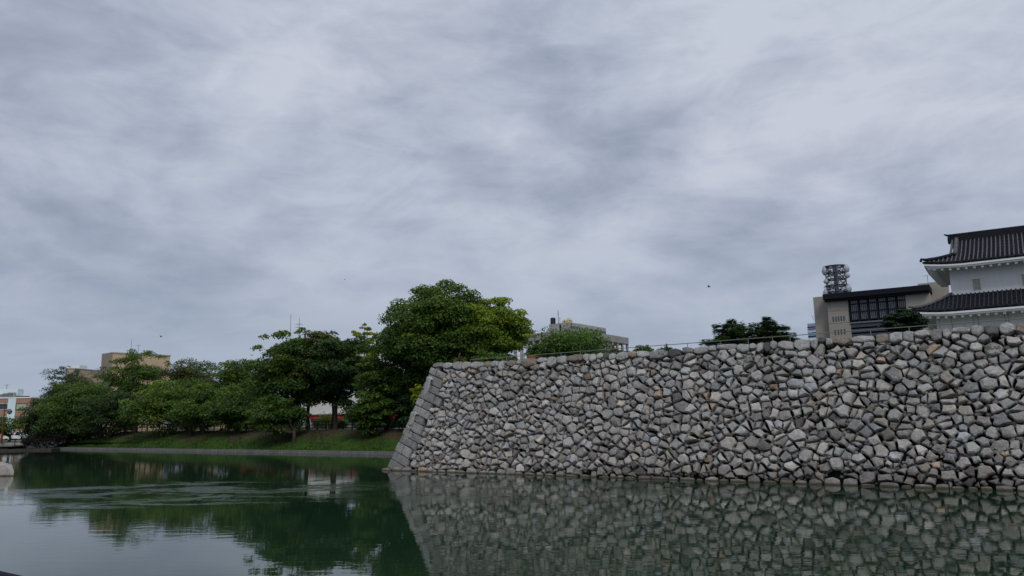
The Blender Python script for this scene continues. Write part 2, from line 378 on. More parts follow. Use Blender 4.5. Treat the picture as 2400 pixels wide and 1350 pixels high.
g = rng.uniform(.7, 1.5, n)[:, None] * np.array([.026, .062, .010])
quads_mesh('grass', C, T1, T2, g, LEAF)['kind'] = 'stuff'
# kerb at the water's edge
kerb = thing('stone_kerb', 'low grey concrete kerb along the foot of the far grass bank', 'kerb', (K0[0], K0[1], 0), math.atan2(Dw[1], Dw[0]))
a = A_L; k = 0
while a < A_R - .1:
    L = min(2.4, A_R - a); mb = MB(); o = random.uniform(-.02, .02)
    mb.box((a + .012, 0 + o, -.6), (a + L - .012, .62 + o, .335 + random.uniform(-.012, .012)))
    mb.box((a + .012, -.16 + o, -.6), (a + L - .012, o - .003, .10))
    mb.build('kerb_block', KERB, kerb); a += L; k += 1
# road behind the fence
mb = MB(); p = [K0 + Dw * x + Bw * y for x, y in ((A_L + 10, 11), (A_R, 11), (A_R, 22), (A_L + 10, 22))]
mb.add([(q[0], q[1], 2.806) for q in p], [(0, 1, 2, 3)]); mb.build('road', ASPH, kind='structure')
# distant hills, the blue haze of distance put into their base colour
mb = MB(); vs = []; fs = []
N = 90
for i in range(N + 1):
    t = i / N; ang = rad(-75 + 80 * t); h = 70 + 60 * math.sin(t * 9 + 1) + 45 * math.sin(t * 23) + 18 * math.sin(t * 61); h = max(25, h) * (1 if t < .6 else max(.15, 1 - (t - .6) * 3))
    for rr, hh in ((3600, -5), (4100, h * .55), (4600, h), (5600, -5)): vs.append((rr * math.sin(ang), rr * math.cos(ang), hh))
for i in range(N):
    for j in range(3): fs.append((i * 4 + j, (i + 1) * 4 + j, (i + 1) * 4 + j + 1, i * 4 + j + 1))
mb.add(vs, fs); mb.build('hills', mat('hazed_wooded_hill', (.045, .085, .13), .95, .1, .3, .01), kind='structure', smooth=True)
# near bank under the photographer
mb = MB(); mb.box((-30, -30, -.6), (30, 2.55, 2.0)); mb.build('near_path', CONC, kind='structure')

# ------------------------------------------------------------------ the stone wall
WB = np.array([-9.9595, 60.9794, 0.0]); WH = 8.3; WS = 2.6; SL = math.hypot(WH, WS); LS = 51.0
Tv = (Bw * WS + np.array([0, 0, WH])) / SL; Nv = (-Bw * WH + np.array([0, 0, WS])) / SL
def wpt(s, t, w): return WB + Dw * s + Tv * t + Nv * w
topl = [(1017, 850), (1200, 843.5), (1300, 836), (1400, 827), (1500, 823), (1600, 815.5), (1700, 807), (1800, 800), (1900, 793), (2040, 785), (2100, 777), (2200, 770.5), (2300, 761), (2400, 754.5)]
tps, tpt = [], []
for u, v in topl:
    q = ray(u, v); t_ = ((WB - C0) @ Nv) / (q @ Nv); p = C0 + q * t_; tps.append((p - WB) @ Dw); tpt.append((p - WB) @ Tv)
tps.append(60); tpt.append(tpt[-1])
def top_t(s): return float(np.interp(s, tps, tpt))
def sleft(t): return WS / SL * t

def clip(poly, nx, ny, c):       # keep nx*x+ny*y <= c
    out = []
    for i in range(len(poly)):
        a = poly[i]; b = poly[(i + 1) % len(poly)]; da = nx * a[0] + ny * a[1] - c; db = nx * b[0] + ny * b[1] - c
        if da <= 0: out.append(a)
        if (da < 0 < db) or (db < 0 < da):
            k = da / (da - db); out.append((a[0] + (b[0] - a[0]) * k, a[1] + (b[1] - a[1]) * k))
    return out
def area(p): return .5 * abs(sum(p[i][0] * p[(i + 1) % len(p)][1] - p[(i + 1) % len(p)][0] * p[i][1] for i in range(len(p))))
def ccw(p):
    return p if sum(p[i][0] * p[(i + 1) % len(p)][1] - p[(i + 1) % len(p)][0] * p[i][1] for i in range(len(p))) > 0 else p[::-1]

def merge_short(p, d):
    p = list(p)
    while len(p) > 3:
        ls = [math.dist(p[i], p[(i + 1) % len(p)]) for i in range(len(p))]; i = int(np.argmin(ls))
        if ls[i] > d: break
        j = (i + 1) % len(p); mid = ((p[i][0] + p[j][0]) / 2, (p[i][1] + p[j][1]) / 2)
        p[i] = mid; p.pop(j)
    return p

R = random.Random(5)
def stone_geo(poly, wf, hmax=.22, tilt=.3, back=-.38, gap=.03, cham=.2, shr=None, rounded=.5, bk=.78, warp=0.):
    """front view polygon (s,t) -> faceted boulder (verts in s,t,w)"""
    poly = ccw(poly); cx = sum(p[0] for p in poly) / len(poly); cy = sum(p[1] for p in poly) / len(poly)
    size = math.sqrt(area(poly)); k = 1 - gap / max(size * .5, .05) if shr is None else shr
    pts = []
    n = len(poly)
    if warp:
        th = R.gauss(0, .10); ct_, st_ = math.cos(th), math.sin(th); fx_ = R.uniform(.95, 1.05); fy_ = R.uniform(.89, 1.01); P2_ = []
        for i in range(n):
            a, b = poly[i], poly[(i + 1) % n]; P2_.append(a)
            if math.dist(a, b) > size * .62:
                o_ = R.uniform(-.10, .05) * size; f = R.uniform(.3, .7); dx, dy = b[0] - a[0], b[1] - a[1]; l = math.hypot(dx, dy); P2_.append((a[0] + dx * f + dy / l * o_, a[1] + dy * f - dx / l * o_))
        poly = [(cx + ((x - cx) * ct_ - (y - cy) * st_) * fx_, cy + ((x - cx) * st_ + (y - cy) * ct_) * fy_) for x, y in P2_]; n = len(poly)
        poly = [(cx + (x - cx) * q, cy + (y - cy) * q) for (x, y), q in zip(poly, [1 - warp * R.random() ** 1.6 for _ in poly])]
    for i in range(n):
        a, b, c = poly[i - 1], poly[i], poly[(i + 1) % n]
        q = R.uniform(.06, cham) if R.random() < .38 else R.uniform(.015, .05)
        for o in (a, c):
            x = b[0] + (o[0] - b[0]) * q; y = b[1] + (o[1] - b[1]) * q
            f = k * R.uniform(.965, 1.0); pts.append((cx + (x - cx) * f, cy + (y - cy) * f))
    n = len(pts)
    gx, gy = R.uniform(-tilt, tilt), R.uniform(-tilt, tilt * .6)
    h = hmax * R.uniform(.45, 1.0)
    ox, oy = R.uniform(-.12, .12) * size, R.uniform(-.05, .14) * size
    vs = []; V = lambda x, y, w: vs.append((x, y, w))
    for x, y in pts: V(cx + (x - cx) * bk, cy + (y - cy) * bk, back)
    for x, y in pts: V(x, y, wf - .05 + R.uniform(-.015, .015))
    s1 = .965 - .06 * rounded
    for x, y in pts: V(cx + (x - cx) * s1, cy + (y - cy) * s1, wf + h * .7 + (gx * (x - cx) + gy * (y - cy)) * .6 + R.uniform(-.012, .012))
    s2 = R.uniform(.72, .90) - .14 * rounded
    for x, y in pts:
        fx, fy = cx + (x - cx) * s2 + ox * .5, cy + (y - cy) * s2 + oy * .5
        V(fx, fy, wf + h + gx * (fx - cx) + gy * (fy - cy) + R.uniform(-.012, .012))
    vs.append((cx + ox, cy + oy, wf + h + gx * ox + gy * oy + R.uniform(0.0, .035)))
    fs = []
    for r_ in range(3):
        for i in range(n):
            j = (i + 1) % n; fs.append((r_ * n + i, r_ * n + j, (r_ + 1) * n + j, (r_ + 1) * n + i))
    for i in range(n): fs.append((3 * n + i, 3 * n + (i + 1) % n, 4 * n))
    return vs, fs, (cx, cy), size

def stone_tint(odd=True):
    g = R.gauss(.345, .06); g = min(.52, max(.17, g)); r = R.random()
    if not odd: r = .14 + r * .86
    if r < .014: c = (g * 1.12, g * .86, g * .66)
    elif r < .10: c = (g * 1.05, g * .95, g * .83)
    elif r < .19: c = (g * .95, g * .98, g)
    elif r < .225: c = (g * .62, g * .56, g * .55)
    else:
        w = R.uniform(.01, .07); c = (g * (1 + w), g, g * (1 - w * 1.1))
    return c

wall = thing('stone_wall', 'tall battered castle wall of grey rough stones rising from the moat', 'stone wall', (WB[0], WB[1], 0))
def to_world(vs, f=wpt): return [f(*p) - WB for p in vs]

pieces = []      # (priority, name, verts, faces, tint)
def put(name, g, tint, f=wpt, pri=None):
    vs, fs, c, size = g; wv = to_world(vs, f); P = f(c[0], c[1], 0); dist = np.linalg.norm(P - C0); u, v = proj(P)
    pr = size * size / dist ** 2 if (-20 < u < 2420 and v < 1160) else 0
    pieces.append((pr if pri is None else pri, name, wv, fs, tint))

obstacles = []
# corner blocks, laid alternately long and short across the batter of the corner
EL = math.hypot(WS / SL * SL, SL); EL = math.hypot(WS, SL); e1 = (WS / EL, SL / EL); e2 = (math.cos(rad(-21)), math.sin(rad(-21)))
vj = [860, 875.6, 895.6, 911, 931, 947.8, 965.6, 981, 1002, 1018, 1034.4, 1056.7, 1074.4, 1094.4, 1108]
us, eds = [], []
for i in range(101):
    f_ = i / 100; p = wpt(e1[0] * EL * f_, e1[1] * EL * f_, 0); us.append(proj(p)[1]); eds.append(EL * f_)
ej = [float(np.interp(v, us[::-1], eds[::-1])) for v in vj]; ej[-1] = -.5
lens = [[.66, .9], [1.55], [.75, .85], [1.5, .6], [.7, .75], [1.65], [.72, .62], [1.62], [.9, .95], [1.7], [.7, .8], [1.65], [1.5], [.75, .9]]
for i, ls in enumerate(lens):
    a1, a0 = ej[i], ej[i + 1]; off = 0
    for L in [q * 1.2 for q in ls]:
        pl = []
        for aa, ll in ((a0, off), (a0, off + L), (a1, off + L * R.uniform(.93, 1.0)), (a1, off)):
            k = (1 if len(ls) > 0 else 1); pl.append((e1[0] * aa + e2[0] * ll, e1[1] * aa + e2[1] * ll))
        obstacles.append(ccw(pl)); g = R.uniform(.20, .30)
        put('corner_stone', stone_geo(pl, .02, .12, .05, -.75, .022, .07, rounded=.25, bk=1.0), (g, g * .985, g * .96), pri=9)
        off += L
# coping course
s = sleft(top_t(2.6)) - .03; i = 0
while s < LS:
    L = R.choice([.42, .55, .7, .8, .95, 1.3]) if i > 1 else 1.05
    tt = top_t(s + L / 2) + R.uniform(-.07, .0); hh = R.uniform(.34, .66)
    j_ = lambda k: R.uniform(-k, k)
    pl = [(s + j_(.03), tt - hh * R.uniform(.7, 1.05)), (s + L * R.uniform(.3, .7), tt - hh * R.uniform(.95, 1.3)), (s + L + j_(.03), tt - hh * R.uniform(.7, 1.05)), (s + L + j_(.05), tt - R.uniform(.0, .12)), (s + L * R.uniform(.3, .7), tt + R.uniform(-.01, .06)), (s + j_(.04), tt - R.uniform(.0, .12))]
    obstacles.append(ccw(pl)); r = R.random(); g = R.uniform(.30, .42) if r < .74 else (R.uniform(.09, .13) if r < .82 else R.uniform(.2, .27))
    c = (g * 1.01, g, g * .98) if r < .9 else (g * 1.15, g * .98, g * .8)
    put('coping_stone', stone_geo(pl, .03, .16, .12, -.9, .015, .2, rounded=.6, bk=1.0), c, pri=8); s += L; i += 1
# flat footing stones at the waterline
s = -.35
while s < LS:
    L = R.uniform(.45, 1.15); hh = R.choice([.06, .1, .16, .24, .34]) * R.uniform(.8, 1.2)
    pl = [(s, -.35), (s + L, -.35), (s + L * R.uniform(.86, 1), hh * R.uniform(.5, 1)), (s + L * .55, hh * 1.1), (s + L * R.uniform(.02, .16), hh * R.uniform(.5, 1))]
    obstacles.append(ccw(pl)); put('footing_stone', stone_geo(pl, .12, .16, .1, -.4, .02, .15, rounded=.4), stone_tint(), pri=7.5 if s < 40 else 0); s += L

def gen_cells(s0, s1, t0f, t1f, left, rlo, rhi, obs, maxtry):
    seeds = []; grid = {}
    cs = 1.2
    for _ in range(maxtry):
        x = R.uniform(s0, s1); y = R.uniform(t0f - .4, t1f(x) + .3)
        if x < left(y) + .2 or y > t1f(x) - .50: continue
        r = R.uniform(rlo, rhi) * (1.0 if R.random() > .13 else .66) * min(.98, .78 + .010 * max(0, x)); gx, gy = int(x // cs), int(y // cs); ok = True
        for ix in range(gx - 1, gx + 2):
            for iy in range(gy - 1, gy + 2):
                for (a, b, c) in grid.get((ix, iy), ()):
                    if (a - x) ** 2 + ((b - y) * 1.12) ** 2 < ((r + c) * .86) ** 2: ok = False; break
                if not ok: break
            if not ok: break
        if ok: grid.setdefault((gx, gy), []).append((x, y, r)); seeds.append((x, y, r))
    cells = []
    for (x, y, r) in seeds:
        inside = False
        for ob in obs:
            if abs(ob[0][0] - x) > 3.5: continue
            if all((ob[(i + 1) % len(ob)][0] - ob[i][0]) * (y - ob[i][1]) - (ob[(i + 1) % len(ob)][1] - ob[i][1]) * (x - ob[i][0]) > 0 for i in range(len(ob))): inside = True; break
        if inside: continue
        p = [(x - 1.2, y - 1.2), (x + 1.2, y - 1.2), (x + 1.2, y + 1.2), (x - 1.2, y + 1.2)]
        gx, gy = int(x // cs), int(y // cs)
        for ix in range(gx - 2, gx + 3):
            for iy in range(gy - 2, gy + 3):
                for (a, b, c) in grid.get((ix, iy), ()):
                    if a == x and b == y: continue
                    nx, ny = a - x, b - y
                    nx, ny = nx * 1.0, ny * 1.12
                    cc = (nx * nx / 1.0 + ny * ny / 1.12 ** 2 * 1.12 ** 2 + (r * r - c * c) * 1.2) / 2
                    # metric stretched in t
                    p = clip(p, nx, ny * 1.12, nx * x + ny * 1.12 * y + (nx * nx + ny * ny + (r * r - c * c) * 1.2) / 2)
                    if len(p) < 3: break
        if len(p) < 3: continue
        for ob in obs:
            if abs(ob[0][0] - x) > 4: continue
            best = None
            for i in range(len(ob)):
                a, b = ob[i], ob[(i + 1) % len(ob)]; ex, ey = b[0] - a[0], b[1] - a[1]; l = math.hypot(ex, ey) or 1e-6
                nx, ny = ey / l, -ex / l; dd = nx * (x - a[0]) + ny * (y - a[1])
                if best is None or dd > best[0]: best = (dd, nx, ny, nx * a[0] + ny * a[1])
            if best[0] > 0: p = clip(p, -best[1], -best[2], -best[3])
            if len(p) < 3: break
        if len(p) < 3: continue
        p = clip(p, SL, -WS, 0 + 1e9)
        if area(p) > .035: cells.append(p)
    return cells
cells0 = gen_cells(0, LS, 0, lambda x: top_t(x), sleft, .25, .445, obstacles, 80000)
cells = []
for p in cells0:                        # wedge-shaped stones: many of the larger ones lie broken along a line
    A_ = area(p)
    if A_ > .42 and R.random() < .45:
        cx = sum(q[0] for q in p) / len(p) + R.gauss(0, .07); cy = sum(q[1] for q in p) / len(p) + R.gauss(0, .06); an = R.uniform(0, math.pi); nx, ny = math.cos(an), math.sin(an); c = nx * cx + ny * cy
        for q in (clip(p, nx, ny, c), clip(p, -nx, -ny, -c)):
            if len(q) > 2 and area(q) > .05: cells.append(q)
    else: cells.append(p)
verts_for_pebbles = []
for p in cells:
    verts_for_pebbles += p
    p = merge_short(p, .24)
    sz = math.sqrt(area(p))
    put('stone', stone_geo(p, R.uniform(-.10, .07), .15 + sz * .16, .46, -.45, R.uniform(.004, .02), .24, rounded=R.choice([0, .3, .6, 1.1]), warp=.15), stone_tint() if sz < .62 else stone_tint(False))
# pebbles wedged in the gaps
def pebble(c, r, w, f=wpt):
    vs = []; k = 6
    for rr, ww in ((.75, -.6), (1.0, 0), (.72, .55)):
        for i in range(k):
            an = 2 * math.pi * i / k + ww; q = R.uniform(.8, 1.1); vs.append((c[0] + r * rr * q * math.cos(an) * 1.15, c[1] + r * rr * q * math.sin(an) * .9, w + r * ww))
    vs.append((c[0], c[1], w + r * .78)); fs = []
    for a_ in range(2):
        for i in range(k): j = (i + 1) % k; fs.append((a_ * k + i, a_ * k + j, (a_ + 1) * k + j, (a_ + 1) * k + i))
    for i in range(k): fs.append((2 * k + i, 2 * k + (i + 1) % k, 3 * k))
    return to_world(vs, f), fs
pm_ = MB(); seen = set()
for q in verts_for_pebbles:
    key = (round(q[0], 1), round(q[1], 1))
    if key in seen or q[1] > top_t(q[0]) - .55 or q[1] < .15 or q[0] < sleft(q[1]) + 1.6: continue
    seen.add(key)
    for _ in range(R.choice([1, 1, 2, 3, 4])):
        c = (q[0] + R.gauss(0, .11), q[1] + R.gauss(0, .09)); pm_.color(tuple(x * .62 for x in stone_tint()))
        pm_.add(*pebble(c, R.uniform(.05, .15), R.uniform(-.15, .0)))
pieces.sort(key=lambda x: -x[0])
cnt = 0; rest = MB()
for pr, name, wv, fs, tint in pieces:
    if name == 'stone':
        cnt += 1
        if cnt > 300: rest.color(tint); rest.add(wv, fs); continue
    elif pr == 0: rest.color(tint); rest.add(wv, fs); continue
    mb = MB().color(tint); mb.add(wv, fs); mb.build(name, STONE, wall)
rest.build('small_stones', STONE, wall, kind='stuff')
pm_.build('gap_pebbles', STONE, wall, kind='stuff')
# the other face of the corner, turned away from the photograph
def wpt2(s, t, w):    # s runs back from the corner
    Tn = (Dw * WS + np.array([0, 0, WH])) / SL; Nn = (-Dw * WH + np.array([0, 0, WS])) / SL
    return WB + Bw * s + Tn * t + Nn * w
side = MB()
for p in gen_cells(0, 30, 0, lambda x: 8.5, lambda t: sleft(t) + .5, .5, .75, [], 2200):
    if any(q[1] > 8.66 for q in p): p = clip(p, 0, 1, 8.62)
    if len(p) < 3: continue
    vs, fs, c, size = stone_geo([(-x, y) for x, y in merge_short(p, .2)], -.48, .10, .12, -.8, .03)
    side.color(stone_tint()); side.add(to_world([(-x, y, w) for x, y, w in vs], wpt2), [f[::-1][::-1] for f in fs])
side.build('side_face_stones', STONE, wall, kind='stuff')
# earth core behind the stones
mb = MB(); mw = -.38
A = [wpt(.45, -1, mw) - WB, wpt(LS, -1, mw) - WB, wpt(LS, 8.35, mw) - WB, wpt(2.9, 8.35, mw) - WB]
Bk = [wpt2(30, -1, mw) - WB, wpt2(30, 8.35, mw) - WB, wpt2(2.9, 8.35, mw) - WB]
mb.add(A, [(0, 1, 2, 3)]); mb.add([A[0], Bk[0], Bk[1], Bk[2]], [(0, 1, 2, 3)])
mb.build('earth_core', CORE, wall)
# level castle ground on top
tc0 = WB + Bw * WS + Dw * WS
mb = MB(); pts = [tc0 + Dw * .25 + Bw * .25, tc0 + Dw * (LS - 3) + Bw * .25, tc0 + Dw * (LS + 60) + Bw * 95, tc0 + Dw * .3 + Bw * 95]
mb.add([(p[0], p[1], 7.86) for p in pts] + [(p[0], p[1], -1) for p in pts], [(0, 1, 2, 3), (3, 2, 6, 7), (0, 3, 7, 4), (1, 5, 6, 2)])
mb.build('castle_ground', GROUND, kind='structure')
def terr(u, q, v=800):       # point on the castle ground plane line q metres behind the wall's top edge
    r_ = ray(u, v); t = ((WB - C0) @ Bw + WS + q) / (r_ @ Bw); p = C0 + r_ * t; return np.array([p[0], p[1], p[2]])

# weeds rooted in the joints
Cw_, T1_, T2_, K_ = [], [], [], []
for _ in range(75):
    s0 = R.uniform(2.5, 44); t0 = top_t(s0) - (R.uniform(.1, 1.6) if R.random() < .5 else R.uniform(.5, 8)); 
    if t0 < .6: continue
    b_ = wpt(s0, t0, .06); gcol = np.array([.05, .09, .02]) * R.uniform(.7, 1.5)
    for q in range(R.randint(8, 26)):
        Cw_.append(b_ + Dw * R.gauss(0, .09) + Tv * R.gauss(.03, .06) + Nv * R.uniform(0, .12)); v_ = np.array([R.gauss(0, .6), R.gauss(0, .6), R.uniform(.2, 1)]); T1_.append(v_ / np.linalg.norm(v_) * R.uniform(.05, .10))
        v_ = np.array([R.gauss(0, 1), R.gauss(0, 1), R.gauss(0, 1)]); T2_.append(v_ / np.linalg.norm(v_) * .035); K_.append(gcol * R.uniform(.8, 1.2))
quads_mesh('weeds', np.array(Cw_), np.array(T1_), np.array(T2_), np.array(K_), LEAF)['kind'] = 'stuff'

# ------------------------------------------------------------------ railing on the wall
p0 = terr(1062, 1.3); p1 = terr(2400, 1.3) + Dw * 6
rl = thing('handrail', 'thin grey pipe railing along the top of the stone wall', 'railing', (p0[0], p0[1], 7.86))
rv = [(1102, 842), (1187, 834), (1229, 831.5), (1315, 829.5), (1360, 824), (1505, 812), (1557, 806.5), (1611, 801.5), (1688, 796), (1753, 790.5), (1810, 787.5), (1851, 785), (1920, 780), (2040, 772.5), (2130, 762.5), (2175, 760), (2260, 753.5), (2330, 748), (2400, 743)]
pp = [terr(u, 1.3, v) for u, v in rv]; tail = pp[-1] + (pp[-1] - pp[-2]) * 2; base = np.array([p0[0], p0[1], 7.86])
sm = [np.array([p[0], p[1], float(np.interp((p - p0) @ Dw, [(pp[0] - p0) @ Dw, (pp[6] - p0) @ Dw, (pp[-1] - p0) @ Dw], [8.46, 8.50, 8.53]))]) for p in pp] + [tail]
MB().tube([p - base for p in sm], .024, 6).build('top_rail', RAILM, rl)
MB().tube([np.array([p[0], p[1], p[2] - .27]) - base for p in sm[:6]], .014, 5).build('lower_rail', RAILM, rl)
for p in sm[:-1]:
    MB().tube([np.array([p[0], p[1], 7.8]) - base, p - base], .022, 6).build('post', RAILM, rl)
for u, hgt in ((1222, 1.05), (1226, .9)):
    q = terr(u, 1.9); o = MB().tube([(0, 0, 0), (0, 0, hgt)], .05, 8).build('bollard', GALV); o.location = (q[0], q[1], 7.84)
    tag(o, 'taller pale steel post behind the handrail' if hgt > 1 else 'shorter pale steel post right of the taller one behind the handrail', 'post')
q = terr(1245, 1.4); o = MB().lathe([(0, 0), (.26, 0), (.34, .42), (.36, .5), (.30, .5), (.26, .44), (0, .42)], n=14).build('flower_pot', TERRA); o.location = (q[0], q[1], 7.95)
tag(o, 'terracotta brown pot on the wall top beside the round green tree', 'pot')

# ------------------------------------------------------------------ trees
def crown_mesh(name, root, pads, leaf, nleaf, pal, r, droop=.25, flat=.5, parent=None):
    n_t = 0; Cs = []; T1s = []; T2s = []; cs = []
    tot = sum(p[1] ** 2 for p in pads)
    for (c, pr, tn) in pads:
        n = max(12, int(nleaf * pr * pr / tot)); dirs = r.normal(0, 1, (n, 3)); dirs /= np.linalg.norm(dirs, axis=1)[:, None]
        dn = r.random(n) < .72; dirs[dn, 2] = np.abs(dirs[dn, 2]); rad_ = r.random(n) ** .28
        off = dirs * rad_[:, None] * pr; rho2 = (off[:, 0] ** 2 + off[:, 1] ** 2) / pr ** 2
        off[:, 2] *= flat; off[:, 2] -= droop * pr * rho2 * .6
        off += r.normal(0, .045 * pr, (n, 3))
        nr = dirs * .6 + r.normal(0, .55, (n, 3)) + np.array([0, 0, .75]); nr /= np.linalg.norm(nr, axis=1)[:, None]
        t = np.cross(nr, r.normal(0, 1, (n, 3))); t /= np.linalg.norm(t, axis=1)[:, None] + 1e-9; b = np.cross(nr, t)
        s = leaf * r.uniform(.6, 1.35, n)[:, None]
        Cs.append(off + c); T1s.append(t * s * .62); T2s.append(b * s * .62)
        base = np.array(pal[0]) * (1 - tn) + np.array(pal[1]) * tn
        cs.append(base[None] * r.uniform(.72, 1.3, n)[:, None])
    return quads_mesh(name, np.concatenate(Cs), np.concatenate(T1s), np.concatenate(T2s), np.concatenate(cs), LEAF, parent)

GR = (.058, .112, .016), (.145, .215, .024)
DK = (.024, .054, .016), (.055, .100, .022)
BL = (.024, .056, .028), (.046, .095, .040)
BRN = (.048, .062, .018), (.100, .112, .028)
YG = (.13, .19, .018), (.28, .31, .022)
YG2 = (.082, .145, .014), (.205, .270, .022)
MID = (.040, .084, .015), (.098, .160, .022)
PINE = (.011, .028, .013), (.036, .068, .024)

def broadleaf(name, label, base, ztop, zbot, hw, pal, seed, n, leaf=.27, airy=0., lean=(0, 0), pads=None, trunk_r=None, group=None, cat='tree', ctr=(0, 0), flat=.5, depth=1.0, limbs=9, wisps=9, fillk=1.0):
    r = np.random.default_rng(seed); base = np.array(base, float)
    root = thing(name, label, cat, base, 0, group)
    zc = (ztop + zbot) / 2 - base[2]; rz = (ztop - zbot) / 2; C = np.array([ctr[0] + lean[0], ctr[1] + lean[1], zc])
    pads_ = []; NP = int((pads or 46) * (1.6 if airy < .5 else 1.2))
    for i in range(NP):
        d = r.normal(0, 1, 3); d /= np.linalg.norm(d); rr = r.random() ** (.42) * (.86 if airy < .5 else .92)
        pr = hw * r.uniform(.19, .36) * (1 - airy * .35)
        k = d * rr * np.array([hw, hw * depth, rz]); k[2] = k[2] * 1.04
        # crown narrower at the top and slightly at the bottom
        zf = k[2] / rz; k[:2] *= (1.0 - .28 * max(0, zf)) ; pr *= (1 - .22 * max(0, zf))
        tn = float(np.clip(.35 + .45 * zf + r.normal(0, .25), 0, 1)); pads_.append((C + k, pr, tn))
    for i in range(wisps):                      # sprays that stick out of the outline
        an = r.uniform(0, 2 * math.pi); el = r.uniform(-.1, 1.35); d = np.array([math.cos(an) * math.cos(el), math.sin(an) * math.cos(el), math.sin(el)])
        pads_.append((C + d * np.array([hw, hw * depth, rz]) * r.uniform(.80, .97), hw * r.uniform(.10, .17), .8))
    if airy < .3:  # inner fill in the darkest leaf tone: interior shade put into its colour
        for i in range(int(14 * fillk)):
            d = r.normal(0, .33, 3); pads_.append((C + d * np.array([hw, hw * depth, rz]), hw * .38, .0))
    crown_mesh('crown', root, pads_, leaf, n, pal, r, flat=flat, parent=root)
    mb = MB(); tr = trunk_r or hw * .05 + .06; fork = np.array([lean[0] * .7, lean[1] * .7, max(1.2, (zbot - base[2]) + rz * .25)])
    mid = fork * .5 + np.array([r.normal(0, .12), r.normal(0, .12), 0])
    mb.tube([(0, 0, -.4), (0, 0, .15), mid, fork], [tr * 1.5, tr * 1.1, tr * .85, tr * .7], 8)
    idx = r.choice(len(pads_), min(limbs, len(pads_)), replace=False)
    for j in idx:
        p = pads_[j][0]; mm = (fork + p) / 2 + np.array([0, 0, -rz * .12])
        mb.tube([fork - np.array([0, 0, .3]), mm, p], [tr * .5, tr * .3, tr * .1], 5)
        for q in range(2):
            e_ = p + r.normal(0, min(.5, pads_[j][1] * .4), 3); mb.tube([mm, (mm + e_) / 2 + r.normal(0, .15, 3), e_], [tr * .22, tr * .14, tr * .05], 4)
    mb.build('trunk', BARK, root, smooth=True)
    return root

def bank_tree(name, label, u, e, vt, vb, hwpx, pal, seed, dens=.2, trunk_u=None, **kw):
    z = bank_z(e) - .05; b = bank_pt(trunk_u if trunk_u is not None else u, e, z); cc = bank_pt(u, e, z)
    sc = np.linalg.norm((cc - C0)[:2]) / FPX * 1.02
    def zof(v): q = ray(u, v); t = ((K0 - C0) @ Bw + e) / (q @ Bw); return (C0 + q * t)[2]
    zt, zb = zof(vt), zof(vb + (14 if e < 9 else 4)); ctr = (cc[0] - b[0], cc[1] - b[1])
    return broadleaf(name, label, b, zt, zb, hwpx * sc * 1.14, pal, seed, int(hwpx * 2 * (vb - vt) * dens * 5.2), ctr=ctr, **kw)

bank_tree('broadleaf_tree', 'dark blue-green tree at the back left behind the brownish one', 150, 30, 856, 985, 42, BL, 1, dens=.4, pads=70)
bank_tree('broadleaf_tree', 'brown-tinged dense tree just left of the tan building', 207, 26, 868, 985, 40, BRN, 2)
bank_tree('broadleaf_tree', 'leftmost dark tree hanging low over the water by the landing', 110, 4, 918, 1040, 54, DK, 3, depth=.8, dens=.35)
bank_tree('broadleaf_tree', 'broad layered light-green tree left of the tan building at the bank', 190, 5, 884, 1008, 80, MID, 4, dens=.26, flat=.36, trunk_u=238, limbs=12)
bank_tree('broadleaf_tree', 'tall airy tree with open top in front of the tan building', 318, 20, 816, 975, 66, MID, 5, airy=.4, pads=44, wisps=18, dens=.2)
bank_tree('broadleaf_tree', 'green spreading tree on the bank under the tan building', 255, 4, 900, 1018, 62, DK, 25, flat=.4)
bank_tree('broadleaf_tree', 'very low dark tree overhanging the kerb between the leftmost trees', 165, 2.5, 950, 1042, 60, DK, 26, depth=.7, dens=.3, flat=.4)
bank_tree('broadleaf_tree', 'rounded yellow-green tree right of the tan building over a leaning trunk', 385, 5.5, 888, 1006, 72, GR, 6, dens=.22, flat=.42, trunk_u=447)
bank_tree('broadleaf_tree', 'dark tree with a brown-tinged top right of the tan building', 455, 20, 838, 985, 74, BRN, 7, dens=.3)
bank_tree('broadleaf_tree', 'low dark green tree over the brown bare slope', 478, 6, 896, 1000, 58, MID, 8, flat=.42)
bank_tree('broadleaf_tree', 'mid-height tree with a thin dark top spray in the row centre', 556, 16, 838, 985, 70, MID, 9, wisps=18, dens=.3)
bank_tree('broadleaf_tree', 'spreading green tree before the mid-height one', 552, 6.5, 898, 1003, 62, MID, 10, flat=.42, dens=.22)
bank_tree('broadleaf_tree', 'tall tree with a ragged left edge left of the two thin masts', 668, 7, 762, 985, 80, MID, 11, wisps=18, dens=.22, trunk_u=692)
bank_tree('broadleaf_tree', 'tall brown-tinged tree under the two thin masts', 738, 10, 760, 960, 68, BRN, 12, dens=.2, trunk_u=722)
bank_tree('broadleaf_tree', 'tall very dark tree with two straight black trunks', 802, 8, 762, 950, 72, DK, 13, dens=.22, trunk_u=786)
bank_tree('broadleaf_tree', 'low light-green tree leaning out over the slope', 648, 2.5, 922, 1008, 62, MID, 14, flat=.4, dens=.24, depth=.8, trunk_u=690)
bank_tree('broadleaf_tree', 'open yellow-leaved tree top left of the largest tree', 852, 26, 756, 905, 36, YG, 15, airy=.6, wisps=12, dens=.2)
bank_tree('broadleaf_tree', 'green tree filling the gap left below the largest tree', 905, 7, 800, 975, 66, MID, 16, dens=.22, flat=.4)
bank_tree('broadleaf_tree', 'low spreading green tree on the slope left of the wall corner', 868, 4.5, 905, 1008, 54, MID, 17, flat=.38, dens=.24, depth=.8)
bank_tree('broadleaf_tree', 'dark tree close behind the wall corner', 968, 8, 850, 996, 50, DK, 18, dens=.22)
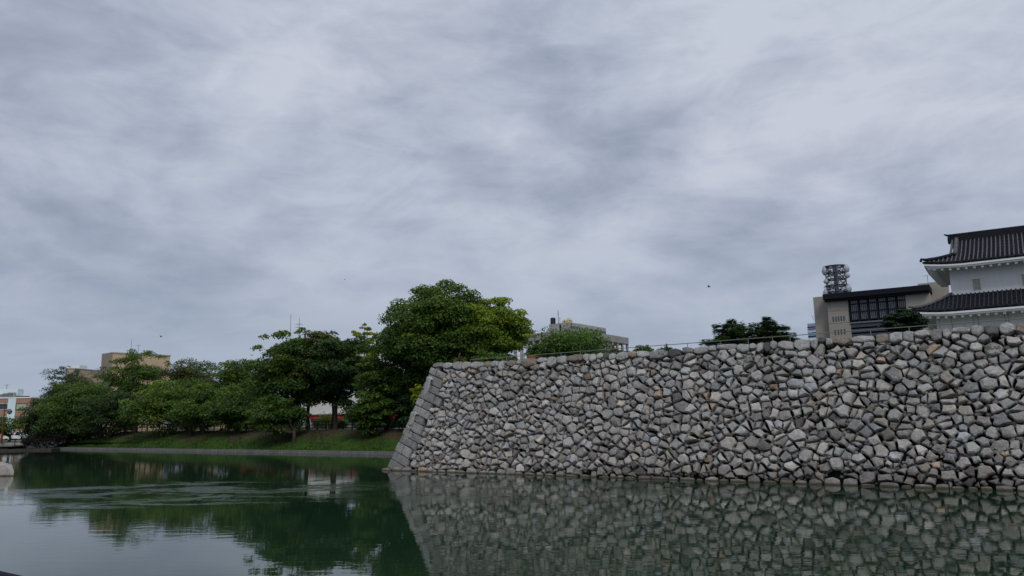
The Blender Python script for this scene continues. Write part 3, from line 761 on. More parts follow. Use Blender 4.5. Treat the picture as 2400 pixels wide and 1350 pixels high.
bank_tree('broadleaf_tree', 'green shrubby tree between the two black trunks and the slope', 778, 12, 880, 945, 44, DK, 19)
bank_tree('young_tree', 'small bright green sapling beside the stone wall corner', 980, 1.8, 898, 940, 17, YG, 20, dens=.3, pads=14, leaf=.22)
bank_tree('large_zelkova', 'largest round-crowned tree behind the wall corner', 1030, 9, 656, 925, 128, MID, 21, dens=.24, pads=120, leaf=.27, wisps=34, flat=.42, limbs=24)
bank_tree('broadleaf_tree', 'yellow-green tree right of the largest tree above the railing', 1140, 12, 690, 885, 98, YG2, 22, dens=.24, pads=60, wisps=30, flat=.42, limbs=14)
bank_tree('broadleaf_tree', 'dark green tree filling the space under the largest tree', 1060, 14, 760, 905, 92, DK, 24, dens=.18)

# castle-ground trees
def terr_tree(label, u, q, vt, vb, hwpx, pal, seed, dens, name='round_tree', z0=7.86, **kw):
    b = terr(u, q); sc = np.linalg.norm((b - C0)[:2]) / FPX * 1.02; zt = terr(u, q, vt)[2]; zb = terr(u, q, vb)[2]
    return broadleaf(name, label, (b[0], b[1], z0), zt, zb, hwpx * sc, pal, seed, int(hwpx * 2 * (vb - vt) * dens), **kw)
LB = (.046, .100, .022), (.115, .190, .036)
terr_tree('wide domed small-leaved tree in front of the grey office block', 1342, 12, 767, 868, 95, LB, 31, .95, leaf=.16, airy=0, pads=80, wisps=26, fillk=1.6, flat=.62)
terr_tree('lower left shoulder shrub beside the domed tree', 1262, 10, 803, 868, 36, LB, 32, 1.0, leaf=.15, name='shrub', cat='shrub', pads=24)
terr_tree('small leafy shrub behind the handrail right of the office block', 1506, 6, 806, 850, 28, LB, 33, 1.1, leaf=.13, name='shrub', cat='shrub', pads=16, flat=.7)
terr_tree('small dark shrub against the sky at the end of the hedge', 1562, 6, 811, 850, 22, DK, 34, 1.1, leaf=.13, name='shrub', cat='shrub', pads=14)
terr_tree('low hedge shrub at the foot of the office block', 1437, 4, 818, 860, 45, MID, 35, 1.0, leaf=.13, name='shrub', cat='shrub', pads=20)
terr_tree('clipped yellow-green dome shrub at the left end of the wall top', 1078, 1.2, 837, 857, 17, ((.10, .10, .02), (.19, .19, .03)), 36, 2.2, leaf=.08, name='clipped_shrub', cat='shrub', pads=26, flat=.85, wisps=0, airy=0)
terr_tree('green shrub behind the left part of the handrail', 1150, 5, 822, 862, 42, GR, 37, 1.0, leaf=.16, name='shrub', cat='shrub', pads=20)

# cedars
def conifer(label, base, ztop, hw, seed, n_t=9, name='cedar', tip=.22, zlow=1.0):
    r = np.random.default_rng(seed); root = thing(name, label, 'tree', base); H = ztop - base[2]
    mb = MB(); mb.tube([(0, 0, -.3), (0, 0, H * .55), (0, 0, H * .97)], [.22, .15, .03], 7)
    Cs = []; T1 = []; T2 = []; cc = []
    for i in range(n_t):
        k = i / (n_t - 1); z = zlow + (H - zlow) * k; L = hw * (1 - k) ** .62 * r.uniform(.78, 1.12) + .45
        nb = 8 if k < .8 else 5
        for j in range(nb):
            an = 2 * math.pi * (j + r.random() * .7) / nb; Lb = L * r.uniform(.5, 1.1); d = np.array([math.cos(an), math.sin(an), 0]); rise = r.uniform(.12, .28)
            pts = [np.array([0, 0, z]) + d * Lb * t + np.array([0, 0, Lb * (rise * t - .22 * t * t)]) for t in (0, .35, .7, 1)]
            mb.tube(pts, [.05, .04, .025, .01], 4)
            m_ = int(170 * Lb); t = r.random(m_) ** .7; wd = .34 * (1 - .65 * t) * min(1, Lb * .5) + .05
            side_ = np.array([-d[1], d[0], 0]); q = r.uniform(-1, 1, m_)
            c = np.array([0, 0, z]) + d[None] * (Lb * t)[:, None] + side_[None] * (q * wd * 1.7)[:, None]
            c[:, 2] += Lb * (rise * t - .22 * t * t) + r.normal(0, .10, m_) - np.abs(q) * .10
            dr = d[None] * 1.0 + side_[None] * (q * 1.2)[:, None] + r.normal(0, .3, (m_, 3)); dr[:, 2] *= .5; dr /= np.linalg.norm(dr, axis=1)[:, None]
            s2 = np.cross(dr, np.array([0, 0, 1.]) + r.normal(0, .4, (m_, 3))); s2 /= np.linalg.norm(s2, axis=1)[:, None]
            Cs.append(c); T1.append(dr * tip * r.uniform(.5, 1.1, m_)[:, None]); T2.append(s2 * .055)
            cc.append(np.array(PINE[0])[None] * (1 - t[:, None]) + np.array(PINE[1])[None] * t[:, None])
    quads_mesh('needles', np.concatenate(Cs), np.concatenate(T1), np.concatenate(T2), np.concatenate(cc) * rng.uniform(.8, 1.25), LEAF, root)
    mb.build('trunk', BARK, root)
    return root
def terr_conifer(label, u, q, vt, hwpx, seed, **kw):
    b = terr(u, q); sc = np.linalg.norm((b - C0)[:2]) / FPX; return conifer(label, (b[0], b[1], 7.86), terr(u, q, vt)[2], hwpx * sc, seed, **kw)
terr_conifer('left one of the two dark cedars behind the handrail', 1718, 12, 753, 84, 41, n_t=8, zlow=.5)
terr_conifer('right one of the two dark cedars behind the handrail', 1800, 13, 747, 78, 42, n_t=8, zlow=.5)
terr_tree('dark pine crowding the left end of the white turret', 2124, 11, 722, 792, 46, ((.010, .026, .013), (.026, .050, .018)), 43, 1.6, name='pine_tree', leaf=.15, flat=.28, pads=34, wisps=8, limbs=14)

# ------------------------------------------------------------------ frames for facades
class Face:
    """vertical plane through the ground points seen at (u1,v1,Y1) and the point at the same height seen at (u2,v2)"""
    def __init__(s, u1, v1, Y1, u2, v2, z0):
        a = at_y(u1, v1, Y1); b = at_z(u2, v2, a[2]); s.top = a[2]; s.init(a, b, z0)
    def init(s, a, b, z0):
        s.o = np.array([a[0], a[1], z0]); dx = (b - a); dx[2] = 0; s.L = np.linalg.norm(dx); s.ex = dx / s.L; s.ey = np.array([-s.ex[1], s.ex[0], 0])
        s.rz = math.atan2(s.ex[1], s.ex[0]); s.z0 = z0
    def at(s, u, v, y=0.0):
        q = ray(u, v); t = ((s.o - C0) @ s.ey + y) / (q @ s.ey); p = C0 + q * t - s.o; return float(p @ s.ex), float(p[2])
def grid_windows(root, F, rects, y=-.02, depth=.25, frame=WHITE, glass=GLASSD, name='window'):
    for (x0, z0, x1, z1) in rects:
        f = MB(); w = .08
        f.box((x0, y - .05, z0), (x1, y + depth, z0 + w)); f.box((x0, y - .05, z1 - w), (x1, y + depth, z1))
        f.box((x0, y - .05, z0 + w), (x0 + w, y + depth, z1 - w)); f.box((x1 - w, y - .05, z0 + w), (x1, y + depth, z1 - w))
        o = f.build(name, frame, root); MB().box((x0 + w, y + .01, z0 + w), (x1 - w, y + .06, z1 - w)).build('pane', glass, o)

# ------------------------------------------------------------------ tan office block with the antenna tower
F = Face(1937, 694, 190, 2178, 671.5, 1.2)
ob = thing('office_building', 'tan office block with dark glass front behind the castle wall', 'building', F.o, F.rz)
H = F.top - 1.2
x19, _ = F.at(1990, 720); x21, _ = F.at(2124, 720); xe, _ = F.at(2179, 700); zg = 1.2
L2 = lambda u, v, y=0.: (lambda r_: (r_[0], r_[1]))(F.at(u, v, y))
def lz(u, v, y=0.): return F.at(u, v, y)[1]
MB().box((0, 0, 0), (x19, 22, H - .3)).build('left_wall_panel', TAN, ob)
MB().box((x21, 0, 0), (xe, 22, H - .3)).build('right_wall_panel', TAN, ob)
MB().box((x19 + .003, 1.2, 0), (x21 - .003, 22, H - .35)).build('inner_wall', DARKM, ob)
MB().box((-.6, -1.8, lz(1960, 699, -1.8)), (xe + .3, 22.2, H + .25)).build('roof_cornice', DARKM, ob)
MB().box((-.4, -1.2, lz(1960, 705, -1.2)), (xe + .1, -.003, lz(1960, 699, -1.8) - .003)).build('cornice_soffit', DARKM, ob)
MB().box((-3.6, 2.0, 0), (-.003, 18, H - .2)).build('stair_core', TAN, ob)
MB().box((-3.6, 2.0, H - .197), (2.4, 18, H + .3)).build('roof_block', TAN, ob)
for v0, v1, us_ in ((740, 752, (1952.5, 1959, 1965, 1971, 1977.5)), (771.5, 783.5, (1957, 1964.5, 1971.5, 1979))):
    for u in us_:
        x, z1 = F.at(u, v0 + (1977 - u) * .1); _, z0 = F.at(u, v1 + (1977 - u) * .1)
        MB().box((x - .17, -.03, z0), (x + .17, .05, z1)).build('slit_window', GLASSD, ob)
for v in (728, 757):
    x, z = F.at(1960, v); MB().box((.02, -.04, z - .05), (x19 - .02, -.002, z + .02)).build('joint_line', mat('joint', (.2, .165, .13)) if v == 728 else bpy.data.materials['joint'], ob)
zt = lz(2055, 697); zm = lz(2055, 748 - 2); nb = 6
rows = [zt, zt - (zt - zm) * .22, zt - (zt - zm) * .60, zm]
PANEM = mat('grey_curtain_glass', (.075, .085, .11), .2, .6, .35, 1.2)
for i in range(nb):
    xa = x19 + (x21 - x19) * i / nb; xb = x19 + (x21 - x19) * (i + 1) / nb
    for j in range(3):
        k = 4
        for q in range(k):
            a_ = xa + .35 + (xb - xa - .5) * q / k; b_ = xa + .35 + (xb - xa - .5) * (q + 1) / k
            MB().box((a_ + .06, .35, rows[j + 1] + .12), (b_ - .06, .42, rows[j] - .12)).build('glass_pane', PANEM, ob)
    MB().box((xa - .12, -.15, zm - .5), (xa + .22, .5, zt + .3)).build('mullion', DARKM, ob)
for z in rows: MB().box((x19 + .01, .0, z - .12), (x21 - .01, .48, z + .1)).build('transom', DARKM, ob)
zl = zm - .6
MB().box((x19 + .01, -.25, zl - .25), (x21, .6, zl + .1)).build('ledge', STEEL, ob)
for i in range(9):
    z = zl - .8 - i * 1.25; MB().box((x19 + .01, .05, z - .42), (x21, .35, z + .42)).build('louver', mat('louver_paint', (.05, .055, .08), .5) if i == 0 else bpy.data.materials['louver_paint'], ob)
# right stair tower, a little higher
xa, _ = F.at(2178, 690, 6.0); xb, _ = F.at(2221, 690, 6.0); zT = F.at(2200, 660, 6.0)[1]
MB().box((xa, 6, 0), (xb, 16, zT)).build('stair_tower', TAN, ob)
xa2, z2 = F.at(2151, 668, 4.0); MB().box((xa2, 4, H), (xe, 10, z2 + .3)).build('penthouse', CONC, ob)
xm, zmx = F.at(2173, 645, 5.0)
an = thing('roof_antenna', 'small aerial on the tan office roof beside the turret', 'antenna', F.o + F.ex * xm + F.ey * 5 + np.array([0, 0, H]), F.rz)
hA = zmx - H; MB().tube([(0, 0, 0), (0, 0, hA)], .05, 5).build('mast', DARKM, an); MB().tube([(-.9, 0, hA - .15), (.6, 0, hA)], .035, 4).build('boom', DARKM, an)
# antenna tower
x0, zb = F.at(1963, 694, 8.0); _, zt = F.at(1958, 622, 8.0); ztw = H + .3; Ht = zt - ztw; Rr = 2.5
tw = thing('antenna_tower', 'grey lattice antenna tower with dishes on the tan office roof', 'antenna tower', F.o + F.ex * x0 + F.ey * 8 + np.array([0, 0, ztw - .05]), F.rz)
n8 = 10; lv = 6
def rp(k, z, R_=Rr): an_ = 2 * math.pi * k / n8; return (R_ * math.cos(an_), R_ * math.sin(an_), z)
for k in range(n8): MB().bar(rp(k, 0), rp(k, Ht * .97), .10).build('leg', STEEL, tw)
for l in range(lv):
    z = Ht * .97 * l / (lv - 1); g = MB(); R_ = Rr + (.55 if l in (2, 5, 1) else .12)
    for k in range(n8): g.bar(rp(k, z, R_), rp(k + 1, z, R_), .09); g.bar(rp(k, z, R_), (0, 0, z), .07)
    g.lathe([(R_ * .5, z - .05), (R_ * .9, z - .05), (R_ * .9, z + .03), (R_ * .5, z + .03)], n=14)
    if l in (2, 5):
        for k in range(n8): g.bar(rp(k, z, R_), rp(k, z - .9, R_), .06); g.bar(rp(k, z - .9, R_), rp(k + 1, z - .9, R_), .06)
    g.build('platform', STEEL, tw)
g = MB()
for l in range(lv - 1):
    za = Ht * .97 * l / (lv - 1); zb_ = Ht * .97 * (l + 1) / (lv - 1)
    for k in range(n8):
        g.bar(rp(k, za), rp(k + 1, zb_), .085); g.bar(rp(k + 1, za), rp(k, zb_), .085)
        if R.random() < .4: c_ = rp(k, (za + zb_) / 2, Rr * .75); g.lathe([(0, -.25), (.38, -.2), (.38, .2), (0, .25)], c=c_, n=8)
g.build('bracing', STEEL, tw, kind='stuff')
MB().lathe([(.55, 0), (.55, Ht * .97), (.8, Ht * .97), (.8, Ht), (0, Ht)], n=12).build('core_column', STEEL, tw)
for u, v, side_, rr in ((1933, 635, -1, 1.15), (1983, 629, 1, 1.0), (1985, 645, 1, .7), (1937, 659, -1, .7), (1988, 676, 1, 1.05), (1936, 686, -1, 1.0)):
    x, z = F.at(u, v, 8 - (1.5)); lx = x - x0; c = (lx, -1.4, z - ztw)
    dd = MB(); ax = Vector((side_ * .95, -.3, 0)).normalized()
    dd.lathe([(rr * .35, -.55), (rr, -.05), (rr, .3), (rr * .55, .62), (0, .8)], c=c, n=16, axis=ax); dd.bar(c, (lx * .7, -.8, c[2]), .1)
    dd.build('dish', DISH, tw, smooth=False)

# ------------------------------------------------------------------ blue tower with roof comb and sign
F2 = Face(1892, 759, 260, 1935, 754.5, 1.2); bb = thing('blue_office_tower', 'blue glass tower with a red sign peeking out left of the tan office', 'building', F2.o, F2.rz)
MB().box((0, 0, 0), (12, 14, F2.top - 1.2)).build('wall', BLUEG, bb)
for v, mt in ((767, DARKM), (772.5, DARKM), (777, BLUEL), (781, DARKM), (789, DARKM)):
    x, z = F2.at(1895, v); hh = .35 if mt is DARKM else 1.7
    MB().box((-.05, -.12, z - hh / 2), (12.05, -.003, z + hh / 2)).build('band', mt, bb)
x, z = F2.at(1895, 795); MB().box((-.06, -.15, z - 1.2), (12, -.004, z + .2)).build('band', WHITE, bb)
t = bpy.data.curves.new('sign_lettering', 'FONT'); t.body = 'COAPL'; t.size = 1.45; t.extrude = .05; t.materials.append(mat('sign_red', (.45, .10, .10), .5))
to = bpy.data.objects.new('sign_text', t); col.objects.link(to); bpy.context.view_layer.update()
me_ = bpy.data.meshes.new_from_object(to.evaluated_get(bpy.context.evaluated_depsgraph_get())); bpy.data.objects.remove(to); to = link('sign_lettering', me_, bb); x, z = F2.at(1898, 772.2); to.location = (x, -.3, z - .1); to.rotation_euler = (math.pi / 2, 0, 0)
fin = thing('roof_comb', 'dark comb of curved prongs on the blue tower roof', 'roof structure', F2.o + F2.ex * 1.2 + np.array([0, 0, F2.top - 1.2]), F2.rz)
MB().box((1.2, 1, 0), (9, 5, .7)).build('base', DARKM, fin)
for i in range(13):
    x = .2 + i * .62; MB().tube([(x + 1.7, 2, .5), (x + .7, 1.7, .9), (x, 1.5, 1.9), (x - .35, 1.4, 3.0)], [.09, .08, .06, .04], 4).build('prong', DARKM, fin)
# distant arched roof
a0 = at_y(1848, 795, 230); ar = thing('arched_roof', 'distant pale blue arched roof right of the cedars', 'building', (a0[0], a0[1], 1.2))
hA = a0[2] - 1.2
MB().box((-6, 0, 0), (3.2, 10, hA - .2)).build('wall', CONC, ar)
ac = MB(); pts = [(-1.5 + 4.9 * math.cos(an_), 0, hA - 3.2 + 4.6 * math.sin(an_)) for an_ in np.linspace(.2, math.pi - .2, 16)]
ac.add([(p[0], y, p[2]) for p in pts for y in (0, 10)], [(i * 2, i * 2 + 1, i * 2 + 3, i * 2 + 2) for i in range(15)]); ac.tube(pts, .18, 6); ac.build('vault', BLUEL, ar)

# ------------------------------------------------------------------ grey concrete office in the middle
z_sl = at_y(1345, 770, 200)[2]; Ca = at_y(1345, 770, 200); Lf = at_z(1205, 788, z_sl); Rf = at_z(1473, 792, z_sl)
def fr(a, b, z0):
    f = Face.__new__(Face); f.init(np.array(a, float), np.array(b, float), z0); return f
FL = fr(Lf, Ca, 1.2); FR = fr(Ca, Rf, 1.2); Hs = z_sl - 1.2
gb = thing('grey_office_block', 'grey concrete office with open roof frame behind the domed tree', 'building', FL.o, FL.rz)
# everything in FL's frame; the right face runs along dR
toL = lambda P: (float((P - FL.o) @ FL.ex), float((P - FL.o) @ FL.ey), float(P[2] - 1.2))
cR = toL(np.array([Rf[0], Rf[1], 1.2])); cC = toL(np.array([Ca[0], Ca[1], 1.2]))
vR = np.array([cR[0] - cC[0], cR[1] - cC[1]]); back = (cR[0] - cC[0], cR[1] - cC[1])
def prism(mb_, poly, z0, z1):
    n_ = len(poly); mb_.add([(x, y, z0) for x, y in poly] + [(x, y, z1) for x, y in poly], [tuple(range(n_))[::-1], tuple(range(n_, 2 * n_))] + [(i, (i + 1) % n_, n_ + (i + 1) % n_, n_ + i) for i in range(n_)]); return mb_
p00 = (0, 0); p10 = (cC[0], cC[1]); p11 = (cR[0], cR[1]); p01 = (cR[0] - cC[0], cR[1])
prism(MB(), [p00, p10, p11, p01], Hs - 1.9, Hs).build('roof_slab', CONCD, gb)
ins = lambda k: [(p00[0] + 2.5 + vR[0] / np.linalg.norm(vR) * k, p00[1] + vR[1] / np.linalg.norm(vR) * k), (p10[0] - 2.5, p10[1] + k), (p11[0] - 2.5 - vR[0] / np.linalg.norm(vR) * 3.2, p11[1] - vR[1] / np.linalg.norm(vR) * 3.2), (p01[0] + 2.5, p01[1] - 3)]
prism(MB(), ins(3.5), 0, Hs - 4.2).build('wall', CONCD, gb)
prism(MB(), [(a_ * .55 + p10[0] * .30 + 3, b_ * .55 + 6) for a_, b_ in ins(3.5)], Hs - 4.3, Hs - 1.95).build('upper_wall', CONCD, gb)
nl = 9
for i in range(nl + 1):
    x = cC[0] * i / nl; MB().box((x - .35, .1, 0), (x + .35, .8, Hs - 1.903)).build('column', CONC, gb)
nr_ = 10
for i in range(1, nr_ + 1):
    x = cC[0] + vR[0] * i / nr_; y = cC[1] + vR[1] * i / nr_; MB().box((x - .75, y + .1 - .6, 0), (x - .1, y + .6 - .6, Hs - 1.903)).build('column', CONC, gb)
# penthouse with windows on its right face
PC = at_y(1335, 757 - 2, 206); zP = PC[2]; PL = at_z(1286.5, 760.5, zP); PR = at_z(1420, 769, zP)
a_, b_, c_ = toL(np.array([PL[0], PL[1], 1.2])), toL(np.array([PC[0], PC[1], 1.2])), toL(np.array([PR[0], PR[1], 1.2]))
q_ = (a_[0] + c_[0] - b_[0], a_[1] + c_[1] - b_[1])
prism(MB(), [a_[:2], b_[:2], c_[:2], q_], Hs - .1, zP - 1.2).build('penthouse', CONC, gb)
dv = np.array([c_[0] - b_[0], c_[1] - b_[1]]); Ld = np.linalg.norm(dv); dv /= Ld; nv = np.array([dv[1], -dv[0]])
if nv[1] > 0 and dv[0] > 0: nv = -nv
for i in range(14):
    s0 = .5 + i * Ld / 14.2; s1 = s0 + Ld / 14.2 * .66; z1 = zP - 1.2 - 1.0; z0 = Hs + .3
    P1 = np.array(b_[:2]) + dv * s0 + nv * .04; P2 = np.array(b_[:2]) + dv * s1 + nv * .04
    prism(MB(), [tuple(P1), tuple(P2), tuple(P2 - nv * .03), tuple(P1 - nv * .03)], z0, z1).build('window', GLASSD, gb)
xj = tuple(np.array(a_[:2]) * .45 + np.array(b_[:2]) * .55); MB().box((xj[0] - .25, xj[1] - .06, Hs), (xj[0] + .25, xj[1] + .2, zP - 1.6)).build('downpipe', DARKM, gb)
def roof_thing(name, label, cat, u, vtop, Y):
    P_ = at_y(u, vtop, Y); return thing(name, label, cat, (P_[0], P_[1], zP), FL.rz), P_[2] - zP
tk, h = roof_thing('water_tank', 'black rooftop tank on the grey office penthouse', 'tank', 1296, 745, 212)
MB().lathe([(0, 0), (.72, 0), (.72, h - .2), (.6, h), (0, h + .05)], n=16).build('body', TANK, tk, smooth=False); MB().box((-.8, -.8, -.1), (.8, .8, .05)).build('base', CONC, tk)
for u, vt, r_, lb in ((1308, 727, .06, 'tall thin aerial mast beside the black rooftop tank'), (1312, 743, .04, 'short aerial mast beside the tall one on the grey office')):
    t_, h = roof_thing('aerial_mast', lb, 'antenna', u, vt, 209); MB().tube([(0, 0, -.2), (0, 0, h)], [r_ * 1.4, r_], 5).build('mast', DARKM, t_)
    MB().tube([(-.5, 0, h * .75), (.4, 0, h * .75)], .03, 4).build('boom', DARKM, t_)
t_, h = roof_thing('rooftop_plant_room', 'cream yellow rooftop box above the grey penthouse', 'roof box', 1329, 747, 216)
MB().box((-1.2, -.8, -.1), (1.1, 1, h * .75)).build('lower_box', YEL, t_); MB().box((.35, -.6, h * .753), (1.3, .8, h)).build('upper_box', mat('pale_cream', (.72, .62, .42)), t_)
MB().box((-.35, -.88, -.1), (-.2, -.803, h * .9)).build('pipe', BROWN, t_)

# ------------------------------------------------------------------ sandy building on the left
F3 = Face(264, 828, 215, 399, 835, 1.2); H3 = F3.top - 1.2
tb = thing('sandy_building', 'sandy tan windowless-topped building above the left trees', 'building', F3.o, F3.rz)
SHD = mat('shaded_sandy_tile', (.27, .225, .185), .8, .2, .08)  # darker copy of the sandy tile: the side's shade is put into its colour
MB().box((.05, 0, 0), (F3.L, 7.4, H3)).build('main_wall', TANF, tb)
MB().box((-.12, .01, 0), (.047, 7.4, H3 - .05)).build('left_wall', SHD, tb)
def side_at(F, u, v):
    q = ray(u, v); t = ((F.o - C0) @ F.ex) / (q @ F.ex); p = C0 + q * t - F.o; return float(p @ F.ey), float(p[2])
MB().box((-.15, -.15, H3), (F3.L + .15, 7.5, H3 + .35)).build('parapet', mat('grey_cap', (.33, .32, .30)), tb)
x0_, z1_ = F3.at(294, 861); x1_, z0_ = F3.at(370, 882)
grid_windows(tb, F3, [(x0_ + (x1_ - x0_) * i / 4 + .05, z0_, x0_ + (x1_ - x0_) * (i + 1) / 4 - .05, z1_) for i in range(4)], frame=DARKM)
for u, v0, v1 in ((249, 862, 875), (254.5, 862, 874), (248.5, 888, 894), (254, 887, 893)):
    y, z1 = side_at(F3, u, v0); _, z0 = side_at(F3, u, v1)
    MB().box((-.16, y - .3, z0), (-.125, y + .3, z1)).build('window', GLASSD, tb)
F4 = Face(176, 865, 225, 243, 871, 1.2)
lw = thing('sandy_side_wing', 'lower sandy wing with white roof unit left of the sandy building', 'building', F4.o, F4.rz)
MB().box((0, 0, 0), (F4.L + 2, 3, F4.top - 1.2)).build('wall', mat('pale_sand', (.42, .34, .25), .8), lw)
MB().box((-.1, -.1, F4.top - 1.2), (F4.L + 2, 3.1, F4.top - .9)).build('parapet', CONC, lw)
MB().box((2.5, .6, F4.top - .9), (5.8, 2.8, F4.top + .1)).build('roof_unit', WHITE, lw)
for u, vt, lb in ((309, 794, 'tall thin mast on the sandy building roof'), (325, 808, 'shorter mast with crossbar on the sandy building roof')):
    P_ = at_y(u, vt, 220); h = P_[2] - F3.top; t_ = thing('roof_mast', lb, 'antenna', (P_[0], P_[1], F3.top))
    MB().tube([(0, 0, -.2), (0, 0, h)], [.07, .04], 5).build('mast', STEEL, t_)
    if u > 320: MB().tube([(-.7, 0, h - .2), (.6, 0, h - .2)], .05, 4).build('crossbar', STEEL, t_)
for u, vt, lb in ((682, 736, 'left plain mast rising above the tall trees'), (702, 745, 'right mast with crossed arms above the tall trees')):
    P_ = at_y(u, vt, 190); h = P_[2] - 1.2; t_ = thing('radio_mast', lb, 'antenna', (P_[0], P_[1], 1.2))
    MB().tube([(0, 0, 0), (0, 0, h * .8), (0, 0, h)], [.25, .12 if u > 690 else .06, .05], 6).build('mast', STEEL, t_)
    if u > 690:
        for dz in (1.6, 2.4): MB().tube([(-.9, 0, h - dz), (.9, 0, h - dz)], .07, 4).build('arm', STEEL, t_)

# ------------------------------------------------------------------ pink building at the far left
F5 = Face(-40, 934.5, 175, 72.5, 933, 1.2); H5 = F5.top - 1.2
pb = thing('pink_office_building', 'brown-pink tiled office with pale blue stripe at the left edge', 'building', F5.o, F5.rz)
MB().box((0, 0, 0), (F5.L, 4.8, H5)).build('wall', PINK, pb)
xa, _ = F5.at(19, 950); xb, _ = F5.at(37, 950)
MB().box((xa, -.12, 0), (xb, -.003, H5 + .1)).build('blue_stripe', PALE, pb)
MB().box((-.1, -.12, H5 + .003), (F5.L + .1, 4.9, H5 + .28)).build('parapet', WHITE, pb)
xt, zt_ = F5.at(42, 911.5, 2.2); MB().box((0, 2.2, H5 + .283), (xt, 4.6, zt_)).build('roof_storey', PALE, pb)
rects = []
for (ua, ub) in ((37.8, 62), (-6, 18)):
    for (va, vb) in ((945.5, 960), (976.5, 992)):
        x0_, z1_ = F5.at(ua, va); x1_, z0_ = F5.at(ub, vb); rects.append((x0_, z0_, x1_, z1_))
grid_windows(pb, F5, rects[:2], frame=DARKM, glass=GLASSG); grid_windows(pb, F5, rects[2:], frame=WHITE, glass=GLASSD)
for u, w in ((7, .5), (15.5, .62), (27, .72)):
    x, z = F5.at(u, 931, 1.5); t_ = thing('air_conditioner', {7: 'small rooftop air conditioner at the picture edge', 15.5: 'middle rooftop air conditioner on the pink office', 27: 'largest rooftop air conditioner nearest the roof end'}[u], 'air conditioner', F5.o + F5.ex * x + F5.ey * 1.5 + np.array([0, 0, H5 + .28]), F5.rz, group='rooftop air conditioners')
    MB().box((-w, -.4, 0), (w, .4, w * 1.5)).build('body', CONC, t_); MB().box((-w * .8, -.44, w * .15), (w * .8, -.403, w * 1.3)).build('grille', STEEL, t_)
x, z = F5.at(46, 930, 2); MB().box((x - 1, 2, H5 + .28), (x + 1.7, 3, z + .2)).build('louvre_screen', BROWN, pb)
P_ = at_y(16.5, 901, 178); t_ = thing('tv_aerial', 'television aerial on the pink office roof storey', 'antenna', (P_[0], P_[1], zt_ + 1.2)); h = P_[2] - zt_ - 1.2
MB().tube([(0, 0, -.1), (0, 0, h)], .06, 5).build('mast', STEEL, t_); MB().tube([(-.6, 0, h - .15), (.6, 0, h - .15)], .04, 4).build('boom', STEEL, t_)
P_ = at_y(73, 967, 230); o = MB().box((-1.2, 0, 0), (1.6, 4, P_[2] + .3)).build('far_house', WHITE); o.location = (P_[0], P_[1], 1.1); tag(o, 'small white house glimpsed between pink office and trees', 'house')

# ------------------------------------------------------------------ shop with the red fascia behind the fence
def ebox(mb_, a0, a1, e0, e1, z0, z1): return mb_.box((a0, e0, z0), (a1, e1, z1))
rzb = math.atan2(Dw[1], Dw[0])
def shop(name, label, uL, uR, e, vtop, parts):
    o_ = bank_pt(uL, e, 2.8); r_ = thing(name, label, 'building', o_, rzb); Lx = float((bank_pt(uR, e) - bank_pt(uL, e)) @ Dw)
    def zz_of(v, u=(uL + uR) / 2): q = ray(u, v); t = ((K0 - C0) @ Bw + e) / (q @ Bw); return (C0 + q * t)[2] - 2.8
    return r_, Lx, zz_of
sh, Lx, zo = shop('white_shop', 'long white shop with red fascia seen under the trees', 565, 1000, 25, 925, None)
um = 740
MB().box((0, .6, 0), (Lx, 12, zo(925, um))).build('wall', WHITE, sh)
MB().box((-.3, -.8, zo(982, um)), (Lx + .3, .597, zo(973, um))).build('red_fascia', RED, sh)
MB().box((-.4, -1.0, zo(973, um) + .003), (Lx + .4, .597, zo(971, um))).build('fascia_cap', CONC, sh)
n_ = int(Lx / 3.2)
for i in range(n_):
    x = i * Lx / n_; k = R.random()
    f = MB(); f.box((x + .15, .35, .1), (x + Lx / n_ - .15, .597, zo(982, um) - .1)); o = f.build('shop_window', WHITE if k < .55 else STEEL, sh)
    MB().box((x + .4, .28, .5), (x + Lx / n_ - .4, .347, zo(982, um) - .4)).build('pane', WHITE if k < .4 else (GLASSG if k < .7 else GLASSD), o)
sy, Lx, zo = shop('cream_house', 'small cream yellow house front seen behind the trees', 433, 462, 26, 975, None)
MB().box((0, 0, 0), (Lx, 8, zo(976, 445))).build('wall', YEL, sy); MB().box((-.3, -.3, zo(976, 445) + .003), (Lx + .3, 8.3, zo(974, 445) + .2)).build('roof', CONC, sy)
MB().box((Lx * .62, -.06, .2), (Lx * .8, -.003, 1.9)).build('door', BROWN, sy)
hd = thing('board_wall', 'low brown boarded wall behind the left trees', 'wall', bank_pt(262, 24, 2.8), rzb); Lx = float((bank_pt(315, 24) - bank_pt(262, 24)) @ Dw)
for i in range(int(Lx / 1.2)): MB().box((i * 1.2 + .02, 0, 0), (i * 1.2 + 1.18, .12, 2.0 + .03 * (i % 2))).build('board', BROWN, hd)
o = thing('sign_board', 'small white board by the fence near the wall corner', 'sign', bank_pt(947, 10.6, 2.8), rzb)
MB().box((-.34, -.04, .45), (.34, .04, 1.0)).build('panel', WHITE, o); MB().box((-.3, -.02, 0), (-.24, .02, .447)).build('leg', STEEL, o); MB().box((.24, -.02, 0), (.3, .02, .447)).build('leg', STEEL, o)

# dark fence on the bank
aL = float((bank_pt(225, 9.6) - K0) @ Dw); aR = 22.0; fp = K0 + Dw * aL + Bw * 9.6
fe = thing('bank_fence', 'dark three-rail fence along the top of the far bank', 'fence', (fp[0], fp[1], 2.8), rzb)
npst = int((aR - aL) / 1.75)
pm1 = MB().box((-.06, -.06, -.1), (.06, .06, 1.22)).mesh('post', FENCE)
for i in range(npst + 1): o = link('post', pm1, fe); o.location = (i * 1.75, 0, 0)
for z in (.25, .68, 1.12): MB().box((0, -.105, z - .045), (npst * 1.75, -.062, z + .045)).build('rail', FENCE, fe)
